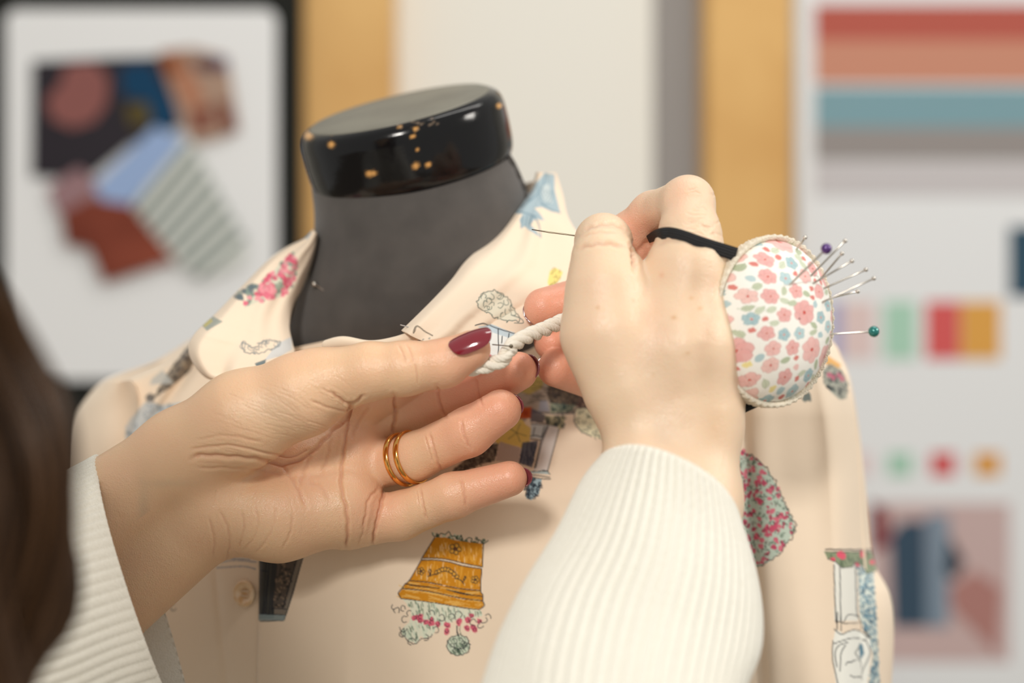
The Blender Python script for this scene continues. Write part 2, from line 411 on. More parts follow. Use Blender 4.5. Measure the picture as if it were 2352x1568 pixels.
def paint_body():
    cv = Canvas(60, 640, 2100, 1640, BASE, 1.0); R.seed(5)
    gold = (206, 138, 30); gold2 = (226, 168, 66); green = (96, 120, 98); dg = (60, 84, 70); pale = (204, 218, 198); pink = (214, 92, 118)
    # --- ochre planter with hanging flowers
    T = lambda zx, zy: (880 + zx * 280 / 1372, 1200 + zy * 320 / 1568)
    def tp(l): return [T(*p) for p in l]
    for (x, y) in scatter(tp([(560, 120), (1160, 190), (1130, 240), (580, 170)]), 26): cv.blob(x, y, 4, R.choice([pale, green, dg]), .8, R)
    def garland(pts, w, col): cv.stroke(tp(pts), w, col)
    garland([(550, 110), (570, 150), (620, 150), (650, 120), (700, 130), (740, 100), (770, 150), (810, 150), (850, 190), (880, 140), (900, 210), (960, 170), (1000, 180), (990, 215), (1060, 225), (1080, 190), (1130, 230), (1180, 200)], 2.2, dg)
    up = tp([(580, 165), (700, 165), (800, 195), (930, 215), (1125, 235), (1115, 495), (900, 460), (720, 415), (560, 400), (440, 395)])
    mid = tp([(425, 425), (560, 420), (720, 435), (900, 480), (1108, 520), (1095, 755), (900, 740), (700, 705), (500, 670), (300, 645)])
    low = tp([(250, 685), (300, 650), (500, 675), (700, 712), (900, 745), (1090, 765), (1120, 820), (1120, 870), (900, 850), (600, 785), (400, 755), (215, 740)])
    rim = tp([(215, 745), (400, 762), (600, 795), (900, 860), (1115, 880), (1138, 925), (1080, 972), (900, 950), (600, 900), (200, 850), (170, 800)])
    for pl in (up, mid, low, rim): cv.fill(pl, gold)
    hatch(cv, up, gold2, 60, 92, 22, 2.2); hatch(cv, mid, gold2, 60, 96, 20, 2.2); hatch(cv, up, (244, 214, 160), 26, 92, 16, 1.6)
    hatch(cv, mid, (244, 214, 160), 26, 96, 14, 1.6); hatch(cv, low, (232, 190, 110), 24, 8, 26, 1.8); hatch(cv, rim, (232, 184, 98), 34, 8, 30, 2.0)
    for l in ([(580, 165), (440, 390), (425, 425), (300, 640), (245, 690), (215, 735), (172, 790), (200, 850)], [(1125, 240), (1118, 495)], [(1108, 520), (1095, 755), (1122, 810), (1122, 875), (1138, 930), (1080, 975)],
              [(200, 850), (600, 905), (900, 955), (1080, 975)], [(440, 395), (620, 400), (760, 420), (950, 465), (1115, 495)], [(430, 420), (600, 420), (760, 445), (900, 485), (1105, 515)],
              [(300, 650), (480, 665), (660, 698)], [(705, 712), (900, 745), (1090, 762)], [(250, 685), (420, 715), (630, 735)], [(715, 750), (900, 800), (1115, 825)], [(215, 738), (400, 755), (600, 788), (900, 850), (1115, 875)], [(300, 700), (520, 722)], [(780, 765), (1000, 812)]):
        cv.stroke(tp(l), 2.2, INK)
    for (fx, fy, fr) in ((812, 295, 1.0), (425, 545, .62), (1035, 640, .66)):
        for k in range(5):
            a = k * 2 * math.pi / 5 - 1.2; x, y = T(fx + 44 * fr * math.cos(a), fy + 40 * fr * math.sin(a))
            cv.blob(x, y, 5.2 * fr, gold2, 1, R, 8, .1, 1, 0, INK, 1.8)
        x, y = T(fx, fy); cv.blob(x, y, 2.8 * fr, (150, 80, 40), 1, R, 8, .1, 1, 0, INK, 1.4)
    for k in range(8):
        t = k / 7; x, y = T(600 + 230 * t, 560 - 60 * math.sin(t * 3.1) + 50 * t)
        cv.blob(x, y, 5.2, gold2, 1, R, 8, .15, .8, k, INK, 1.9)
    for l in ([(500, 605), (560, 585), (610, 570)], [(525, 595), (540, 545), (525, 525), (515, 550), (530, 590)], [(830, 625), (880, 650), (905, 685)], [(890, 670), (930, 620), (920, 600), (905, 640)]): cv.stroke(tp(l), 2.2, INK)
    grn = tp([(220, 860), (420, 880), (700, 925), (900, 965), (1100, 985), (1120, 1040), (1000, 1080), (850, 1090), (740, 1120), (600, 1180), (560, 1260), (470, 1300), (420, 1270), (380, 1360), (310, 1330), (215, 1270), (215, 1190), (290, 1120), (320, 1040), (300, 950)])
    cv.fill(grn, (222, 228, 208), .8); hatch(cv, grn, pale, 70, 70, 14, 3); hatch(cv, grn, green, 60, 75, 12, 2.6, .7); hatch(cv, grn, dg, 20, 80, 9, 2.6, .7)
    ball = [T(845 + 128 * math.cos(a), 1375 + 118 * math.sin(a)) for a in np.linspace(0, 6.28, 16)]
    cv.fill(ball, pale, .9); hatch(cv, ball, green, 34, 60, 11, 2.6, .7); hatch(cv, ball, dg, 14, 60, 8, 2.2, .7)
    scallop(cv, ball, 2.2, 2.2); cv.stroke(tp([(720, 1320), (760, 1380), (850, 1415), (930, 1390), (960, 1330)]), 1.8, INK)
    for k in range(7): x, y = T(845 + 70 * math.cos(k), 1375 + 60 * math.sin(k)); squig(cv, x, y, 6)
    cv.stroke(tp([(830, 1160), (830, 1220), (845, 1270)]), 3.2, INK); cv.stroke(tp([(865, 1160), (862, 1210), (875, 1250)]), 1.6, green)
    for (zx, zy, r) in ((360, 1065, 7), (415, 1055, 7), (415, 1095, 7), (480, 1115, 7), (545, 1120, 8), (545, 1080, 5), (615, 1135, 7), (720, 1150, 7), (715, 1215, 8), (850, 1115, 8), (995, 1045, 6), (950, 1095, 7), (1080, 1105, 6), (945, 1180, 7), (1015, 1170, 7), (1030, 1200, 6)):
        x, y = T(zx, zy); cv.blob(x, y, r, pink, .95, R); squig(cv, x, y, 4.2, 1.7)
    for (zx, zy, r) in ((120, 945, 6), (155, 985, 7), (225, 965, 7), (300, 1020, 7), (250, 1085, 8), (545, 1015, 8), (660, 1065, 8), (765, 1055, 8), (840, 1035, 9), (1010, 1120, 8), (1130, 1090, 8), (1180, 1060, 7), (1095, 1155, 7), (590, 1205, 8), (470, 1290, 9), (330, 1340, 10), (225, 1180, 10), (220, 1250, 8)):
        x, y = T(zx, zy); squig(cv, x, y, r, 2.1)
    scallop(cv, tp([(230, 1180), (205, 1230), (260, 1300), (310, 1340), (350, 1370), (400, 1330), (440, 1290), (500, 1295), (550, 1250)]), 2, 2)
    # --- dark doorway beside the button placket
    cv.fill([(597, 1270), (700, 1270), (676, 1360), (655, 1424), (597, 1424)], (110, 104, 96), .9)
    d = [(597, 1278), (640, 1280), (630, 1420), (597, 1420)]; cv.fill(d, (64, 64, 62), .95)
    for x0 in (604, 611, 619, 627): cv.stroke([(x0 + 10, 1280), (x0, 1416)], 2, INK)
    m = [(640, 1270), (686, 1270), (655, 1395), (628, 1395)]; cv.fill(m, (84, 76, 70), .9)
    for x, y in scatter(m, 90): cv.blob(x, y, 2.6, R.choice([(140, 122, 104), (52, 50, 48)]), .8, R)
    for l in ([(697, 1280), (660, 1405), (652, 1424), (600, 1426)], [(684, 1280), (652, 1392)], [(600, 1290), (632, 1293), (625, 1400)], [(600, 1310), (618, 1312), (606, 1415)], [(628, 1396), (658, 1398)], [(598, 1408), (655, 1412)]): cv.stroke(l, 2.2, INK, curve=False)
    cv.fill([(597, 1410), (657, 1412), (654, 1424), (597, 1424)], (150, 170, 174), .7)
    # --- blue lines on the under layer
    for l in ([(495, 1292), (540, 1286), (590, 1290)], [(500, 1303), (560, 1300), (588, 1306)], [(530, 1281), (575, 1284)]): cv.stroke(l, 3, (104, 122, 150), .7)
    # --- rose bush
    b = [(1640, 1020), (1700, 1035), (1735, 1050), (1765, 1085), (1785, 1120), (1803, 1160), (1822, 1195), (1826, 1215), (1808, 1245), (1790, 1268), (1765, 1290), (1742, 1302), (1700, 1290), (1640, 1290)]
    cv.fill(b, (188, 204, 190), .95)
    for x, y in scatter(b, 240): cv.blob(x, y, R.uniform(2.5, 5.5), R.choice([(96, 118, 100), (70, 94, 80), (150, 170, 156)]), .85, R, 7, .35, .5, R.uniform(0, 3))
    for x, y in scatter(b, 210): cv.blob(x, y, R.uniform(3.5, 7.5), R.choice([(206, 84, 112), (190, 74, 104), (216, 110, 130)]), .95, R, 7, .25, .8, R.uniform(0, 3))
    for x, y in scatter(b, 75): squig(cv, x, y, R.uniform(3, 6), 1.7, (44, 58, 52))
    for x, y in scatter(b, 60): squig(cv, x, y, R.uniform(2, 4), 1.4, (130, 40, 66))
    scallop(cv, b[1:12], 4, 2.2)
    # --- pillar, hanging flowers, blue wall, draped statue
    cv.fill([(1914, 1290), (1966, 1290), (1968, 1425), (1916, 1425)], (232, 231, 222))
    wall = [(1966, 1296), (2006, 1310), (2014, 1440), (2022, 1640), (1985, 1640), (2004, 1500), (1975, 1420)]
    cv.fill(wall, (206, 214, 206))
    for x, y in scatter(wall, 420): cv.blob(x, y, R.uniform(1.8, 3.2), R.choice([(88, 128, 150), (62, 96, 116), (120, 154, 168)]), .9, R, 6, .3)
    for l in ([(1914, 1296), (1917, 1380), (1920, 1430)], [(1927, 1300), (1929, 1425)], [(1962, 1292), (1965, 1400), (1968, 1412), (1976, 1425)], [(1918, 1425), (1935, 1428), (1945, 1412), (1965, 1414), (1978, 1430), (1976, 1445)], [(1935, 1432), (1975, 1430)], [(1922, 1405), (1921, 1450)], [(1929, 1405), (1930, 1448)]): cv.stroke(l, 2.2, INK)
    f = [(1892, 1266), (2010, 1266), (2012, 1310), (1990, 1318), (1980, 1300), (1962, 1290), (1955, 1302), (1932, 1304), (1918, 1290), (1900, 1282)]
    cv.fill(f, (138, 150, 120)); hatch(cv, f, (84, 104, 78), 26, 80, 10, 2.6)
    for (x, y, r) in ((1930, 1274, 10), (1980, 1272, 9), (1912, 1283, 5), (1967, 1296, 5), (2002, 1290, 6)): cv.blob(x, y, r, (226, 86, 110), 1, R)
    cv.stroke([(1896, 1261), (1950, 1262), (2005, 1263)], 3, INK); cv.stroke([(1896, 1267), (2005, 1268)], 1.5, INK)
    cv.stroke(f[2:], 2, INK, curve=False)
    st = [(1918, 1445), (1936, 1455), (1955, 1446), (1975, 1450), (1996, 1460), (2000, 1500), (1994, 1550), (1980, 1640), (1930, 1640), (1915, 1540), (1911, 1480)]
    cv.fill(st, (236, 236, 228))
    for l in ([(1915, 1444), (1930, 1456), (1945, 1450), (1962, 1446), (1980, 1452), (1990, 1462), (1998, 1464)], [(1912, 1470), (1911, 1510), (1918, 1545), (1928, 1590)], [(1913, 1478), (1935, 1470), (1960, 1464), (1988, 1470)], [(1921, 1530), (1917, 1500), (1925, 1482), (1945, 1474)],
              [(1940, 1480), (1930, 1500), (1928, 1540)], [(1975, 1475), (1968, 1490), (1962, 1500), (1975, 1512), (1978, 1500), (1976, 1480)], [(1988, 1470), (1998, 1495), (1992, 1515), (1980, 1540), (1978, 1560)], [(1940, 1526), (1945, 1520), (1955, 1520)], [(1955, 1518), (1968, 1514), (1976, 1522), (1976, 1535)], [(1984, 1445), (1992, 1460), (1998, 1462), (1988, 1448)], [(1950, 1550), (1962, 1555), (1975, 1553)]): cv.stroke(l, 2.3, INK)
    cv.fill([(1970, 1480), (1980, 1478), (1984, 1500), (1974, 1516)], (96, 132, 150))
    # --- village scene between the hands
    K = lambda zx, zy: (1040 + zx * 400 / 1960, 840 + zy * 320 / 1568)
    def kp(l): return [K(*p) for p in l]
    cv.fill(kp([(700, 150), (1100, 100), (1500, 250), (1640, 480), (1380, 540), (900, 540), (800, 640), (650, 560)]), (140, 124, 112), .8)
    cv.fill(kp([(740, 130), (1050, 110), (1000, 260), (860, 330), (700, 280)]), (176, 150, 70), .85)
    hatch(cv, kp([(740, 130), (1150, 120), (1080, 440), (820, 450)]), (70, 64, 60), 30, 2, 20, 2.2, .7)
    dk = kp([(1080, 180), (1300, 180), (1480, 300), (1440, 450), (1300, 480), (1100, 440), (1060, 340)])
    cv.fill(dk, (66, 54, 48), .9)
    for x, y in scatter(dk, 160): cv.blob(x, y, 2.2, R.choice([(128, 108, 84), (36, 32, 30), (96, 84, 70)]), .8, R)
    b2 = kp([(1440, 330), (1560, 330), (1650, 480), (1400, 470)]); cv.fill(b2, (128, 100, 88), .9)
    for x, y in scatter(b2, 50): squig(cv, x, y, 3, 1.5, (60, 44, 42))
    cv.fill(kp([(980, 400), (1060, 400), (1090, 520), (960, 520)]), (150, 150, 160), .9)
    g1 = kp([(1090, 430), (1380, 450), (1340, 520), (1100, 540)]); cv.fill(g1, (172, 178, 150), .9)
    for x, y in scatter(g1, 60): squig(cv, x, y, 3.2, 1.6, (48, 66, 64))
    cv.stroke(kp([(900, 520), (1100, 545), (1250, 548), (1360, 540)]), 2.6, (60, 68, 82))
    g2 = kp([(1030, 570), (1270, 570), (1240, 700), (1110, 780), (1060, 680)]); cv.fill(g2, (190, 184, 146), .9)
    for x, y in scatter(g2, 70): squig(cv, x, y, 3.2, 1.6, (48, 62, 62))
    g3 = kp([(1390, 490), (1560, 490), (1660, 560), (1730, 700), (1740, 860), (1560, 800), (1430, 740), (1380, 640)]); cv.fill(g3, (226, 222, 190), .95)
    for x, y in scatter(g3, 34): squig(cv, x, y, 4.2, 1.5, (66, 82, 74))
    scallop(cv, g3[5:] + g3[:2], 2, 2.2, (48, 62, 58))
    cv.fill(kp([(680, 480), (890, 470), (880, 600), (700, 600)]), (196, 88, 30)); cv.fill(kp([(780, 510), (850, 505), (850, 570), (790, 575)]), (170, 62, 14))
    cv.fill(kp([(880, 480), (1040, 560), (1020, 640), (870, 640)]), (92, 88, 98), .9)
    fl = (232, 202, 110)
    for a, l in ((10, 170), (60, 190), (120, 200), (160, 230), (200, 150), (250, 130), (300, 150), (345, 160)):
        t = math.radians(a); x, y = 715 + math.cos(t) * l * .5, 760 + math.sin(t) * l * .45
        X, Y = K(x, y); cv.blob(X, Y, l * .085, fl, .95, R, 9, .25, 1.5, t)
    for a in (20, 70, 140, 215, 290): t = math.radians(a); cv.stroke(kp([(715, 760), (715 + math.cos(t) * 120, 760 + math.sin(t) * 110)]), 2, (96, 84, 60), .7)
    cv.fill(kp([(900, 640), (1190, 700), (1070, 1190), (910, 1180), (990, 860)]), (228, 224, 222), .9)
    cv.fill(kp([(880, 660), (1060, 680), (1000, 830), (870, 820)]), (206, 214, 216), .95)
    cv.fill(kp([(780, 870), (960, 850), (890, 1150), (740, 1100)]), (88, 94, 110), .95); hatch(cv, kp([(780, 870), (960, 850), (890, 1150), (740, 1100)]), (56, 62, 80), 30, 100, 24, 2.5)
    cv.fill(kp([(530, 860), (760, 930), (740, 1090), (480, 1080)]), (186, 168, 158), .9)
    b4 = kp([(330, 900), (520, 880), (470, 1080), (300, 1120), (0, 1250), (0, 1180)]); cv.fill(b4, (112, 104, 92), .9)
    for x, y in scatter(b4, 130): squig(cv, x, y, 3, 1.6, (60, 54, 50))
    for l in ([(1195, 720), (1065, 1190)], [(1060, 690), (985, 860), (915, 1160)], [(1075, 680), (1000, 870), (930, 1150)], [(880, 660), (1060, 670)], [(940, 640), (1080, 655)], [(870, 800), (930, 790), (1000, 810)], [(870, 830), (980, 845)], [(920, 700), (900, 790)], [(1030, 690), (1000, 800)],
              [(850, 1195), (1060, 1190), (1090, 1225)], [(840, 1230), (960, 1240), (1090, 1260)], [(850, 1250), (980, 1275), (1100, 1280)], [(1000, 1180), (1060, 1190)]): cv.stroke(kp(l), 2.2, INK, curve=False)
    cv.fill(kp([(850, 1195), (1060, 1195), (1085, 1225), (870, 1215)]), (176, 200, 204), .9)
    b5 = kp([(860, 1270), (1000, 1280), (970, 1440), (880, 1510), (820, 1490)]); cv.fill(b5, (150, 178, 190), .95)
    for x, y in scatter(b5, 42): squig(cv, x, y, 4, 2.4, (34, 44, 58))
    cv.fill(kp([(780, 1350), (850, 1290), (870, 1400), (790, 1410)]), (40, 44, 52), .8)
    # --- foliage on the right shoulder
    fs = [(1888, 850), (1905, 835), (1930, 850), (1946, 880), (1942, 915), (1925, 918), (1905, 900), (1890, 880)]
    cv.fill([(1895, 815), (1930, 838), (1925, 850), (1890, 835)], (226, 170, 90)); bush(cv, fs, (150, 156, 146), [(70, 84, 80), (46, 58, 58)], 30, 5)
    for (x, y) in ((1903, 862), (1912, 868), (1925, 862), (1932, 870)): cv.blob(x, y, 6, (190, 96, 120), .9, R)
    cv.blob(1853, 914, 11, (84, 104, 104), .9, R)
    # --- left shoulder drawings
    s1 = [(352, 918), (395, 845), (440, 790), (452, 800), (440, 850), (400, 880)]; cv.fill(s1, (112, 104, 96), .95)
    for x, y in scatter(s1, 90): cv.blob(x, y, 3, R.choice([(60, 56, 54), (160, 146, 126)]), .8, R)
    s2 = [(375, 850), (350, 870), (345, 885), (400, 880)]; cv.fill(s2, (186, 188, 184), .8)
    cv.blob(345, 915, 10, (88, 88, 88), .9, R)
    s3 = [(300, 960), (335, 925), (380, 930), (420, 925), (400, 960), (340, 1000), (290, 1030), (285, 985)]; cv.fill(s3, (192, 198, 200), .9)
    for x, y in scatter(s3, 26): squig(cv, x, y, 6, 2.2, (128, 140, 150))
    # second pot and more sprigs lower down, out of the hands
    for (x, y) in ((1742, 1448), (400, 1395), (395, 1382)): squig(cv, x, y, 8, 1.8)
    cv.stroke([(1735, 1440), (1745, 1455), (1748, 1460)], 2, INK)
    return cv
def paint_collar():
    cv = Canvas(420, 360, 1460, 900, BASE, 1.0); R.seed(9)
    bl = (158, 180, 190); b2 = (120, 146, 160); b3 = (196, 206, 206)
    sc = [(1248, 396), (1270, 402), (1272, 440), (1284, 490), (1268, 490), (1240, 478), (1228, 482), (1250, 510), (1228, 505), (1220, 520), (1240, 548), (1226, 540), (1205, 522), (1198, 528), (1192, 508), (1200, 495), (1172, 492), (1160, 496), (1195, 470), (1225, 440)]
    cv.fill(sc, bl, .95)
    cv.fill([(1240, 430), (1262, 425), (1268, 470), (1245, 465)], b3, .9)
    for r_ in (4, 10, 16, 22): cv.stroke([(1252 + r_ * math.cos(a) * .8, 440 + r_ * math.sin(a) * 1.5) for a in np.linspace(0, 3.6, 10)], 1.8, b2, .8)
    for l in ([(1165, 492), (1195, 490), (1230, 500)], [(1200, 500), (1196, 526)], [(1210, 498), (1206, 522)], [(1222, 500), (1218, 520)], [(1225, 500), (1235, 520), (1240, 548)], [(1240, 470), (1262, 484), (1284, 492)], [(1200, 480), (1240, 440), (1252, 400)]): cv.stroke(l, 3, b2, .9)
    ye = [(1256, 652), (1262, 625), (1275, 618), (1292, 628), (1285, 645), (1262, 668)]; cv.fill(ye, (232, 214, 120), .9)
    for x, y in scatter(ye, 10): squig(cv, x, y, 4, 1.6, (128, 120, 70))
    lf = [(1100, 690), (1118, 675), (1140, 672), (1160, 685), (1175, 705), (1190, 735), (1175, 742), (1150, 738), (1120, 722), (1095, 705)]
    cv.fill(lf, (226, 226, 206), .7); scallop(cv, lf + lf[:1], 3, 2, (86, 104, 96), 8)
    for x, y in scatter(lf, 15): squig(cv, x, y, 7, 1.7, (90, 108, 100))
    cv.stroke([(1175, 728), (1195, 735), (1200, 745), (1180, 745)], 2, (110, 118, 110))
    p = [(1120, 752), (1180, 765), (1183, 778), (1165, 800), (1150, 826), (1118, 825), (1110, 790)]
    cv.fill(p, (232, 236, 234)); cv.fill([(1095, 752), (1120, 745), (1182, 768), (1178, 782), (1110, 760)], (188, 206, 216), .9)
    for l in ([(1090, 750), (1112, 744), (1135, 755), (1180, 768)], [(1143, 758), (1143, 780), (1144, 800), (1142, 824)], [(1168, 768), (1165, 785), (1160, 805)], [(1182, 772), (1170, 790)], [(1125, 826), (1145, 827)], [(1123, 790), (1120, 812), (1128, 824)], [(1152, 775), (1151, 790)], [(1151, 810), (1150, 822)]): cv.stroke(l, 2.2, INK)
    for (x, y) in ((1120, 817), (1125, 820)): cv.blob(x, y, 4, (206, 90, 110), .9, R)
    cv.fill([(1000, 655), (1020, 628), (1050, 600), (1046, 628), (1010, 668)], (190, 202, 214), .8)
    cv.stroke([(950, 765), (960, 752), (975, 762), (995, 774)], 3, (90, 82, 70), .8)
    for x in range(820, 1000, 14): cv.blob(x, 783 + R.uniform(-4, 4), 2.4, (110, 118, 120), .6, R)
    # left collar
    rs = [(676, 585), (680, 620), (672, 655), (650, 680), (610, 690), (560, 712), (565, 690), (600, 655), (640, 615)]
    cv.fill(rs, (206, 208, 188), .8)
    for x, y in scatter(rs, 60): cv.blob(x, y, 5, R.choice([(140, 156, 140), (112, 132, 122)]), .8, R)
    for x, y in scatter(rs, 75): cv.blob(x, y, 6, R.choice([(222, 112, 132), (214, 92, 116), (232, 150, 158)]), .9, R)
    cv.fill([(720, 535), (712, 548), (684, 560), (690, 545)], (150, 172, 186), .8)
    for x, y in scatter([(555, 690), (600, 655), (570, 665), (545, 685)], 20): cv.blob(x, y, 6, R.choice([(130, 146, 136), (96, 110, 116)]), .8, R)
    e = [(462, 745), (490, 728), (512, 742), (478, 764)]; cv.fill(e, (150, 158, 150), .9); cv.fill([(468, 748), (488, 734), (492, 742), (474, 756)], (196, 184, 110), .9)
    g = [(640, 790), (665, 776), (668, 805), (640, 820), (605, 832)]; cv.fill(g, (206, 208, 208), .9)
    q = [(555, 790), (580, 800), (610, 785), (640, 790), (625, 805), (590, 815), (560, 808)]
    scallop(cv, q + q[:1], 3, 2.4, (120, 128, 130))
    for x, y in scatter(q, 12): squig(cv, x, y, 6, 2, (130, 138, 140))
    cv.fill([(585, 838), (610, 828), (605, 842), (588, 846)], (90, 112, 120), .9)
    return cv
def paint_floral():
    """flowers over the pincushion, on a square of side 400 centred on its middle"""
    W = (247, 245, 238); cv = Canvas(0, 0, 400, 520, W, 2.0); R.seed(21)
    pinks = [(238, 188, 182), (232, 174, 170), (240, 198, 190)]; blues = [(180, 206, 210), (166, 196, 202)]; greens = [(190, 200, 172), (176, 188, 156), (204, 212, 188)]
    pts = []
    def ok(x, y, r):
        if all(math.hypot(x - a, y - b) > (r + c) * .9 for a, b, c in pts): pts.append((x, y, r)); return True
        return False
    def flower(x, y, r, c):
        n = R.choice([5, 5, 6]); a0 = R.uniform(0, 6)
        for k in range(n):
            a = a0 + k * 2 * math.pi / n; cv.blob(x + math.cos(a) * r * .58, y + math.sin(a) * r * .58, r * .5, c, .92, R, 8, .15, 1, 0, tuple(int(v * .86) for v in c), .9)
        cv.blob(x, y, r * .32, c, 1, R); cv.blob(x, y, r * .2, (206, 82, 76), .9, R, edge=(236, 226, 214))
    for _ in range(900):
        x, y = R.uniform(5, 395), R.uniform(5, 515); t = R.random()
        if t < .30 and ok(x, y, 40): flower(x, y, 35, R.choice(pinks))
        elif t < .46 and ok(x, y, 26): flower(x, y, 21, R.choice(pinks))
        elif t < .55 and ok(x, y, 23): flower(x, y, 18, R.choice(blues))
    for _ in range(2200):
        x, y = R.uniform(5, 395), R.uniform(5, 515); t = R.random()
        if t < .8 and ok(x, y, 12):
            a = R.uniform(0, 3); cv.blob(x, y, 8, R.choice(greens), .9, R, 8, .15, 1.7, a, (176, 186, 160), 1.0)
            cv.stroke([(x - 18 * math.cos(a), y - 18 * math.sin(a)), (x, y), (x + 18 * math.cos(a + .3), y + 18 * math.sin(a + .3))], 1.4, (172, 182, 154), .7)
        elif t < .76 and ok(x, y, 10): cv.blob(x, y, 8, (214, 100, 90), .85, R)
        elif t < .82 and ok(x, y, 11): cv.blob(x, y, 9, (240, 222, 140), .85, R)
        elif ok(x, y, 13): cv.blob(x, y, 10, R.choice(pinks + blues), .85, R)
    return cv
# ------------------------------------------------------------------ the person: one continuous body mesh
# the person's left hand, palm to the camera (picture left): wrist, thenar, palm pads
HL_palm = (chain(J(-60, 1370, 690, 130), J(60, 1290, 692, 122), J(420, 1050, 690, 104))
           + chain(J(60, 1540, 705, 125), J(180, 1430, 703, 118), J(490, 1165, 698, 104))
           + chain(J(490, 1165, 698, 104), J(640, 1185, 697, 98), J(792, 1164, 698, 88))
           + chain(J(420, 1045, 689, 105), J(560, 962, 680, 106), J(695, 905, 676, 90), J(745, 880, 675, 78))
           + chain(J(500, 1110, 701, 82), J(690, 1065, 707, 66), J(820, 1030, 709, 58))
           + chain(J(812, 965, 713, 50), J(816, 1060, 711, 50), J(798, 1165, 703, 76)))
HL_f = [chain(J(735, 882, 675, 80), J(850, 852, 670, 65), J(930, 846, 668, 61), J(1020, 834, 666, 54), J(1082, 803, 664, 45)),       # thumb
        chain(J(840, 920, 712, 62), J(960, 875, 722, 50), J(1050, 850, 712, 45), J(1096, 822, 704, 34)),                             # index
        chain(J(812, 985, 716, 56), J(985, 936, 722, 54), J(1100, 898, 710, 51), J(1190, 852, 694, 45)),                             # middle
        chain(J(806, 1084, 716, 52), J(955, 1048, 701, 54), J(1075, 992, 690, 55), J(1150, 942, 686, 48)),                           # ring
        chain(J(800, 1205, 702, 56), J(920, 1184, 699, 54), J(1040, 1138, 690, 51), J(1170, 1099, 684, 41))]                         # little
# the right hand, its back to the camera (picture right)
HR_palm = (chain(J(1430, 1560, 590, 150), J(1475, 1150, 640, 108), J(1488, 960, 655, 90), J(1446, 880, 655, 97), J(1402, 765, 656, 102), J(1392, 660, 658, 84))
           + chain(J(1520, 1560, 590, 150), J(1590, 1150, 645, 104), J(1590, 980, 655, 100), J(1570, 800, 656, 118), J(1578, 620, 660, 86))
           + chain(J(1600, 960, 664, 92), J(1640, 820, 672, 92), J(1650, 700, 674, 80)))
HR_f = [chain(J(1392, 660, 658, 82), J(1385, 590, 662, 66), J(1386, 556, 674, 62), J(1378, 545, 698, 50)),                            # thumb, pointing away
        chain(J(1578, 620, 660, 84), J(1585, 540, 664, 68), J(1580, 465, 674, 58), J(1500, 492, 700, 50), J(1446, 545, 708, 54), J(1420, 590, 706, 48)),   # index
        chain(J(1630, 690, 674, 74), J(1560, 660, 728, 54), J(1400, 668, 726, 50), J(1248, 706, 706, 45)),                           # middle
        chain(J(1640, 770, 678, 74), J(1560, 770, 734, 52), J(1400, 780, 736, 48), J(1268, 786, 716, 42)),                           # ring
        chain(J(1640, 860, 680, 70), J(1560, 890, 730, 50), J(1400, 880, 728, 50), J(1278, 845, 708, 44))]                           # little
fnL = lambda X: hand_sdf(X, HL_palm, HL_f, .007, .003, .003)
fnR = lambda X: hand_sdf(X, HR_palm, HR_f, 0.010, 0.007, 0.004)
def bounds(*groups):
    js = np.array([j for g in groups for s in g for j in s])
    return (js[:, :3] - js[:, 3:4]).min(0) - .004, (js[:, :3] + js[:, 3:4]).max(0) + .004

